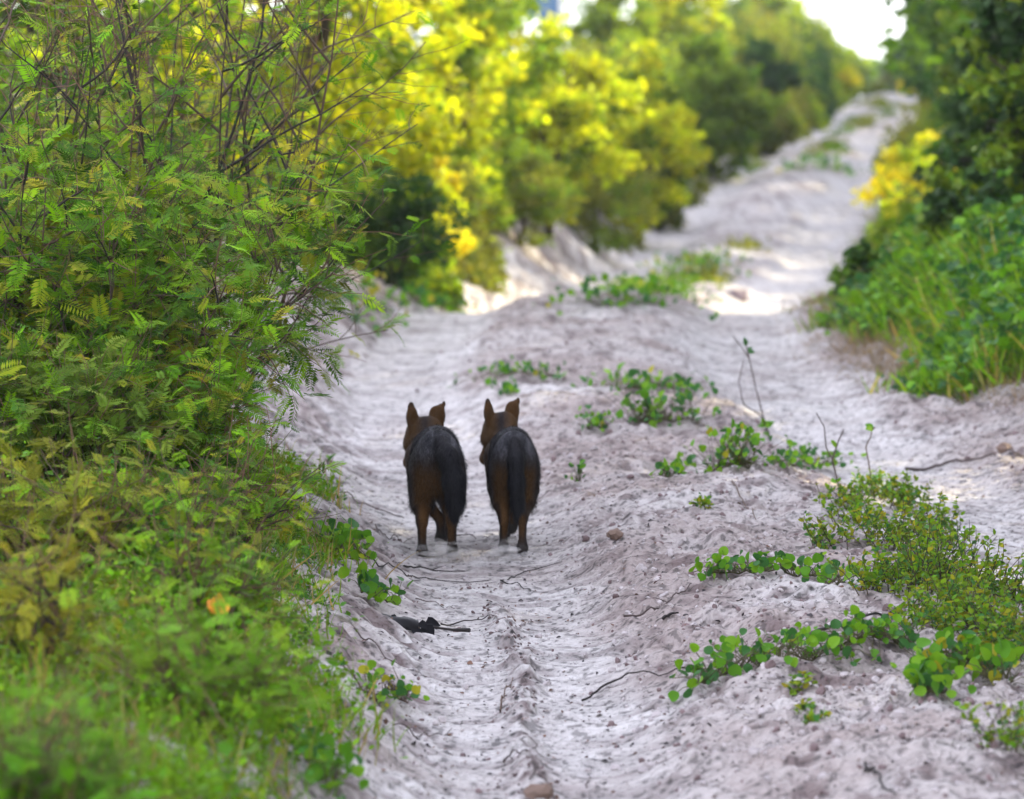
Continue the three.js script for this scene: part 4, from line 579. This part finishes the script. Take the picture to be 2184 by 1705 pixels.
// ---------------------------------------------------------------- the two foxes
function fox(label, [X, d], turn, P, seed) {
  const g0 = at(X, d), t = thing('fox', label, 'fox', [g0.x, g0.y + (P.lift ?? 0), g0.z]); t.rotation.y = turn;
  const B = P.bones.map(([a, b, ra, rb, kind, flat]) => ({ a: new THREE.Vector3(...a), b: new THREE.Vector3(...b), ra, rb, kind, flat, ab: new THREE.Vector3(...b).sub(new THREE.Vector3(...a)) }));
  for (const q of B) { q.ll = q.ab.lengthSq() || 1e-9; }
  const lo = [-0.2, -0.03, -0.66], hi = [0.2, 0.5, 0.46], N = 132, mc = new MarchingCubes(N, BARK, false, false, 250000);
  const dist = (x, y, z, who) => {
    let s = 1e3, best = 1e3, kind = 0;
    for (const q of B) {
      const px = x - q.a.x, py = y - q.a.y, pz = z - q.a.z, h = clamp((px * q.ab.x + py * q.ab.y + pz * q.ab.z) / q.ll), ex = px - q.ab.x * h, ey = py - q.ab.y * h, ez = pz - q.ab.z * h;
      let dd = ex * ex + ey * ey + ez * ez;
      if (q.flat) { const n = ex * q.flat[0] + ey * q.flat[1] + ez * q.flat[2]; dd += n * n * 5; }
      dd = Math.sqrt(dd) - lerp(q.ra, q.rb, h); if (q.flat) dd *= 0.6;
      if (dd < best) { best = dd; kind = q.kind; }
      const k = q.kind === 'ear' ? 0.008 : q.kind === 'leg' ? 0.018 : 0.03, w = clamp(0.5 + 0.5 * (s - dd) / k); s = lerp(s, dd, w) - k * w * (1 - w);
    }
    if (who) who.kind = kind; return s;
  };
  const half = N / 2, map = (i, k) => lo[k] + ((i - half) / half * 0.5 + 0.5) * (hi[k] - lo[k]);
  for (let k = 0; k < N; k++) for (let j = 0; j < N; j++) for (let i = 0; i < N; i++) mc.field[i + j * N + k * N * N] = -dist(map(i, 0), map(j, 1), map(k, 2));
  mc.isolation = 0; mc.update();
  const n = mc.count, pos = new Float32Array(n * 3);
  for (let i = 0; i < n; i++) for (let k = 0; k < 3; k++) pos[i * 3 + k] = lo[k] + (mc.positionArray[i * 3 + k] * 0.5 + 0.5) * (hi[k] - lo[k]);
  let g = new THREE.BufferGeometry(); g.setAttribute('position', new THREE.BufferAttribute(pos, 3)); g = mergeVertices(g, 1e-5);
  { const pp = g.attributes.position.array, ix = g.index.array; let vol = 0; for (let i = 0; i < ix.length; i += 3) { const [a, b, c] = [ix[i] * 3, ix[i + 1] * 3, ix[i + 2] * 3]; vol += pp[a] * (pp[b + 1] * pp[c + 2] - pp[b + 2] * pp[c + 1]) + pp[a + 1] * (pp[b + 2] * pp[c] - pp[b] * pp[c + 2]) + pp[a + 2] * (pp[b] * pp[c + 1] - pp[b + 1] * pp[c]); } if (vol < 0) for (let i = 0; i < ix.length; i += 3) { const s = ix[i]; ix[i] = ix[i + 1]; ix[i + 1] = s; } }
  g.computeVertexNormals();
  const who = {}, tone = (x, y, z, nx, ny, nz) => {                 // coat colours of the animal
    dist(x, y, z, who); const k = who.kind, f = clamp(0.5 + 0.75 * fbm(x * 46 + 7, y * 30 + z * 23, 2)), mix3 = (a, b, w) => [0, 1, 2].map((i) => lerp(a[i], b[i], w));
    const grey = mix3([0.017, 0.017, 0.023], [0.15, 0.145, 0.165], Math.pow(f, 2.2)), brown = [0.038, 0.021, 0.009], rust = [0.115, 0.053, 0.012], black = [0.006, 0.0055, 0.0085];
    if (k === 'tail') return mix3(black, [0.05, 0.045, 0.05], 0.5 * f * sstep(0.3, 0.42, y));
    if (k === 'ear') return mix3(black, rust, 0.6 * sstep(0.0, 0.5, nz * 0.5 + 0.35) * (1 - 0.6 * sstep(P.earTop - 0.02, P.earTop, y)));
    if (k === 'head') return mix3(mix3(brown, rust, 0.5), black, 0.75 * Math.exp(-Math.pow((x - P.headX) / 0.03, 2)) + 0.2 * f);
    if (k === 'muzzle') return mix3(rust, black, 0.35);
    if (k === 'nose') return black;
    if (k === 'leg') return mix3(mix3(rust, black, 0.25 + 0.55 * sstep(0.1, 0.7, Math.abs(nx) * (nx * x > 0 ? 1 : 0.2))), [0.03, 0.026, 0.026], 1 - sstep(0.02, 0.11, y));
    if (k === 'paw') return [0.045, 0.038, 0.035];
    const spine = Math.exp(-Math.pow(x / 0.016, 2)) * 0.8, c0 = mix3(mix3(brown, rust, 0.6 * sstep(0.1, 0.9, nz) * (1 - sstep(0.24, 0.34, y))), grey, sstep(0.28, 0.37, y + 0.03 * (f - 0.5))), c = mix3(c0, black, spine * sstep(0.3, 0.4, y));
    return mix3(c, grey, 0.55 * sstep(0.45, 0.95, Math.abs(nx)));
  };
  const pa = g.attributes.position, na = g.attributes.normal, col = new Float32Array(pa.count * 3);
  for (let i = 0; i < pa.count; i++) col.set(tone(pa.getX(i), pa.getY(i), pa.getZ(i), na.getX(i), na.getY(i), na.getZ(i)), i * 3);
  g.setAttribute('color', new THREE.BufferAttribute(col, 3));
  mesh('body', g, new THREE.MeshPhysicalMaterial({ vertexColors: true, roughness: 0.8, specularIntensity: 0.25 }), t);
  // coat hairs lying back along the body
  const r = RNG(seed), hair = new MB(); { const a = hair.v(-0.5, 0, 0), b = hair.v(0.5, 0, 0), c = hair.v(-0.35, 0.55, -0.08), e = hair.v(0.35, 0.55, -0.08), tip = hair.v(0, 1, -0.3); hair.t(a, b, c); hair.t(b, e, c); hair.t(c, e, tip); }
  const cl = new Copies(), ix = g.index.array, nt = ix.length / 3, p = new THREE.Vector3(), nn = new THREE.Vector3(), dir = new THREE.Vector3(), q = new THREE.Quaternion(), cum = new Float32Array(nt), A = new THREE.Vector3(), Bv = new THREE.Vector3(), C = new THREE.Vector3(); let area = 0;
  for (let i = 0; i < nt; i++) { A.fromBufferAttribute(pa, ix[i * 3]); Bv.fromBufferAttribute(pa, ix[i * 3 + 1]); C.fromBufferAttribute(pa, ix[i * 3 + 2]); area += Bv.sub(A).cross(C.sub(A)).length(); cum[i] = area; }
  for (let h = 0; h < 46000; h++) {
    const w = r() * area; let a = 0, b = nt - 1; while (a < b) { const m = (a + b) >> 1; if (cum[m] < w) a = m + 1; else b = m; }
    const u = r(), v = r() * (1 - u); A.fromBufferAttribute(pa, ix[a * 3]); Bv.fromBufferAttribute(pa, ix[a * 3 + 1]); C.fromBufferAttribute(pa, ix[a * 3 + 2]); p.copy(A).addScaledVector(Bv.sub(A), u).addScaledVector(C.sub(A), v); nn.fromBufferAttribute(na, ix[a * 3]);
    const c = tone(p.x, p.y, p.z, nn.x, nn.y, nn.z), k = who.kind;
    const L = (k === 'tail' ? 0.024 : k === 'leg' || k === 'paw' ? 0.007 : k === 'head' ? 0.011 : k === 'ear' || k === 'muzzle' || k === 'nose' ? 0.004 : 0.021) * (0.5 + 0.9 * r());
    dir.set(0, k === 'body' ? -0.55 : -0.9, k === 'body' ? 0.75 : 0.15).addScaledVector(nn, 0.45 + 0.3 * r()).addScaledVector(rdir(r, V1), 0.38); frame(dir, nn, q);
    const kk = 0.5 + 1.2 * r() + (k === 'body' && p.y > 0.33 && r() < 0.22 ? 2.6 : 0); cl.add(p, q, 0.0013, L, L, c.map((x) => x * kk));
  }
  cl.build('fur', hair.geo(), new THREE.MeshPhysicalMaterial({ roughness: 0.6, specularIntensity: 0.5, side: THREE.DoubleSide }), t);
  return t;
}
// bones: from, to, radii, coat zone
function foxBones(o) {
  const b = [], { sway = 0 } = o;
  b.push([[0, 0.34, 0.2], [0, 0.34, 0.06], 0.08, 0.074, 'body'], [[0, 0.34, 0.06], [sway * 0.5, 0.32, -0.1], 0.074, 0.074, 'body'], [[sway * 0.5, 0.315, -0.1], [sway, 0.3, -0.25], 0.078, 0.074, 'body'], [[0, 0.25, -0.0], [sway, 0.235, -0.22], 0.06, 0.074, 'body']);
  for (const s of [-1, 1]) {
    const L = s < 0 ? o.hl : o.hr;                                   // hind legs: hip, knee, hock, paw
    b.push([[s * 0.04, 0.31, 0.19], [s * 0.052, 0.23, 0.13], 0.062, 0.05, 'body'], [[s * 0.045, 0.27, 0.2], [L[0] * 0.5 + s * 0.028, 0.19, 0.19 + (L[2] - 0.23) * 0.5], 0.058, 0.046, 'body'], [[s * 0.058, 0.215, 0.14 + (L[2] - 0.23) * 0.5], [L[0], 0.13 + L[1], L[2] + 0.03], 0.05, 0.021, 'leg'], [[L[0], 0.13 + L[1], L[2] + 0.03], [L[0], 0.03 + L[1], L[2]], 0.018, 0.0155, 'leg'], [[L[0], 0.016 + L[1], L[2]], [L[0], 0.013 + L[1] * 0.7, L[2] - 0.035], 0.0195, 0.018, 'paw']);
    const A = s < 0 ? o.fl : o.fr;                                   // fore legs
    b.push([[s * 0.045 + sway, 0.29, -0.23], [s * 0.05 + sway, 0.19, -0.19], 0.055, 0.034, 'leg'], [[s * 0.05 + sway, 0.19, -0.19], [A[0], 0.085 + A[1], A[2]], 0.03, 0.0165, 'leg'], [[A[0], 0.085 + A[1], A[2]], [A[0], 0.02 + A[1], A[2] - 0.005], 0.0165, 0.0155, 'leg'], [[A[0], 0.016 + A[1], A[2] - 0.005], [A[0], 0.013 + A[1], A[2] - 0.035], 0.019, 0.017, 'paw']);
  }
  const T = o.tail; for (let i = 0; i < T.length - 1; i++) b.push([T[i].slice(0, 3), T[i + 1].slice(0, 3), T[i][3], T[i + 1][3], 'tail']);
  const h = o.head, yaw = o.yaw, f = [-Math.sin(yaw), 0, -Math.cos(yaw)], rt = [Math.cos(yaw), 0, -Math.sin(yaw)], at3 = (fw, up, sd) => [h[0] + f[0] * fw + rt[0] * sd, h[1] + up, h[2] + f[2] * fw + rt[2] * sd];
  const hw = o.wide ?? 1;
  b.push([[sway, 0.31, -0.27], at3(-0.03, -0.02, 0), 0.066, 0.056, 'head'], [at3(-0.015, 0.002, -0.022 * hw), at3(0.02, -0.002, -0.008), 0.053, 0.047, 'head'], [at3(-0.015, 0.002, 0.022 * hw), at3(0.02, -0.002, 0.008), 0.053, 0.047, 'head'], [at3(0.0, -0.034, -0.054 * hw), at3(0.03, -0.034, -0.024), 0.034, 0.028, 'head'], [at3(0.0, -0.034, 0.054 * hw), at3(0.03, -0.034, 0.024), 0.034, 0.028, 'head']);
  b.push([at3(0.035, -0.018, 0), at3(0.1, -0.042 + (o.dip ?? 0), 0), 0.037, 0.017, 'muzzle'], [at3(0.104, -0.038 + (o.dip ?? 0), 0), at3(0.112, -0.04 + (o.dip ?? 0), 0), 0.012, 0.011, 'nose']);
  for (const s of [-1, 1]) { const base = at3(-0.012, 0.022, s * 0.05 * hw), mid = at3(-0.012, 0.06, s * 0.06 * hw), tip = at3(-0.008, s < 0 ? 0.09 : 0.1, s * hw * (s < 0 ? 0.062 : 0.076 + (o.splay ?? 0))); const ef = s < 0 ? [f[0] * 0.95 - rt[0] * 0.3, 0, f[2] * 0.95 - rt[2] * 0.3] : [f[0] * 0.9 + rt[0] * 0.42, 0, f[2] * 0.9 + rt[2] * 0.42]; b.push([base, mid, 0.034, 0.031, 'ear', ef], [mid, tip, 0.031, s < 0 ? 0.019 : 0.006, 'ear', ef]); }
  return { bones: b, headX: h[0] + 0.008, earTop: h[1] + 0.108 };
}
{
  const A = G(935, 1178), B = G(1094, 1170);
  fox('left fox walking away with its tail hanging to the right and head turned left', [A[0], A[1] - 0.05], 0.0, foxBones({ sway: -0.034, hl: [-0.056, 0, 0.22], hr: [0.057, 0.008, 0.24], fl: [0.006, 0.0, -0.2], fr: [0.03, 0.02, -0.28], tail: [[0.012, 0.385, 0.265, 0.016], [0.046, 0.34, 0.298, 0.03], [0.066, 0.268, 0.305, 0.036], [0.07, 0.2, 0.3, 0.031], [0.068, 0.145, 0.295, 0.01]], head: [-0.066, 0.358, -0.4], yaw: 0.62, dip: -0.065, splay: 0.02 }), 61).scale.set(0.93, 1.085, 1);
  fox('right fox walking away with its tail hanging straight down between its legs', [B[0], B[1] + 0.0], 0.02, foxBones({ sway: -0.022, hl: [-0.045, 0, 0.23], hr: [0.034, 0.004, 0.25], fl: [-0.03, 0, -0.24], fr: [0.0, 0.035, -0.17], tail: [[0.004, 0.385, 0.265, 0.015], [0.006, 0.33, 0.298, 0.025], [0.008, 0.255, 0.3, 0.029], [0.012, 0.185, 0.293, 0.023], [0.014, 0.13, 0.287, 0.008]], head: [-0.052, 0.378, -0.4], yaw: 0.66, wide: 1.12, dip: -0.075, splay: 0.022 }), 62).scale.set(0.83, 1.03, 1);
  // dust stirred up at their feet
  const puff = (label, px, py, w, h, n, seed) => { const [X, d] = G(px, py), r = RNG(seed), b = [], ico = new THREE.IcosahedronGeometry(1, 2), m = new THREE.MeshPhysicalMaterial({ color: new THREE.Color().setRGB(0.97, 0.95, 0.94), roughness: 1, transmission: 0.5, thickness: 0, specularIntensity: 0, transparent: true, opacity: 0.16 }), cl = new Copies(), p = new THREE.Vector3(), q = new THREE.Quaternion(); for (let k = 0; k < n; k++) { const x = X + gauss(r) * w, dd = d + gauss(r) * 0.07, s = 0.008 + 0.016 * r(); p.set(x, land(x, dd) + 0.004 + h * Math.pow(r(), 2.2), -dd); cl.add(p, q, s * 1.5, s * 0.5, s * 1.2, [1, 1, 1]); } tag(cl.build('dust', ico, m, scene), label, 'dust', null, 'stuff'); };
  puff('puff of pale dust round the feet of the left fox', 936, 1198, 0.075, 0.06, 46, 71);
  puff('puff of pale dust round the feet of the right fox', 1094, 1190, 0.065, 0.045, 36, 72);
}
renderer.render(scene, camera);
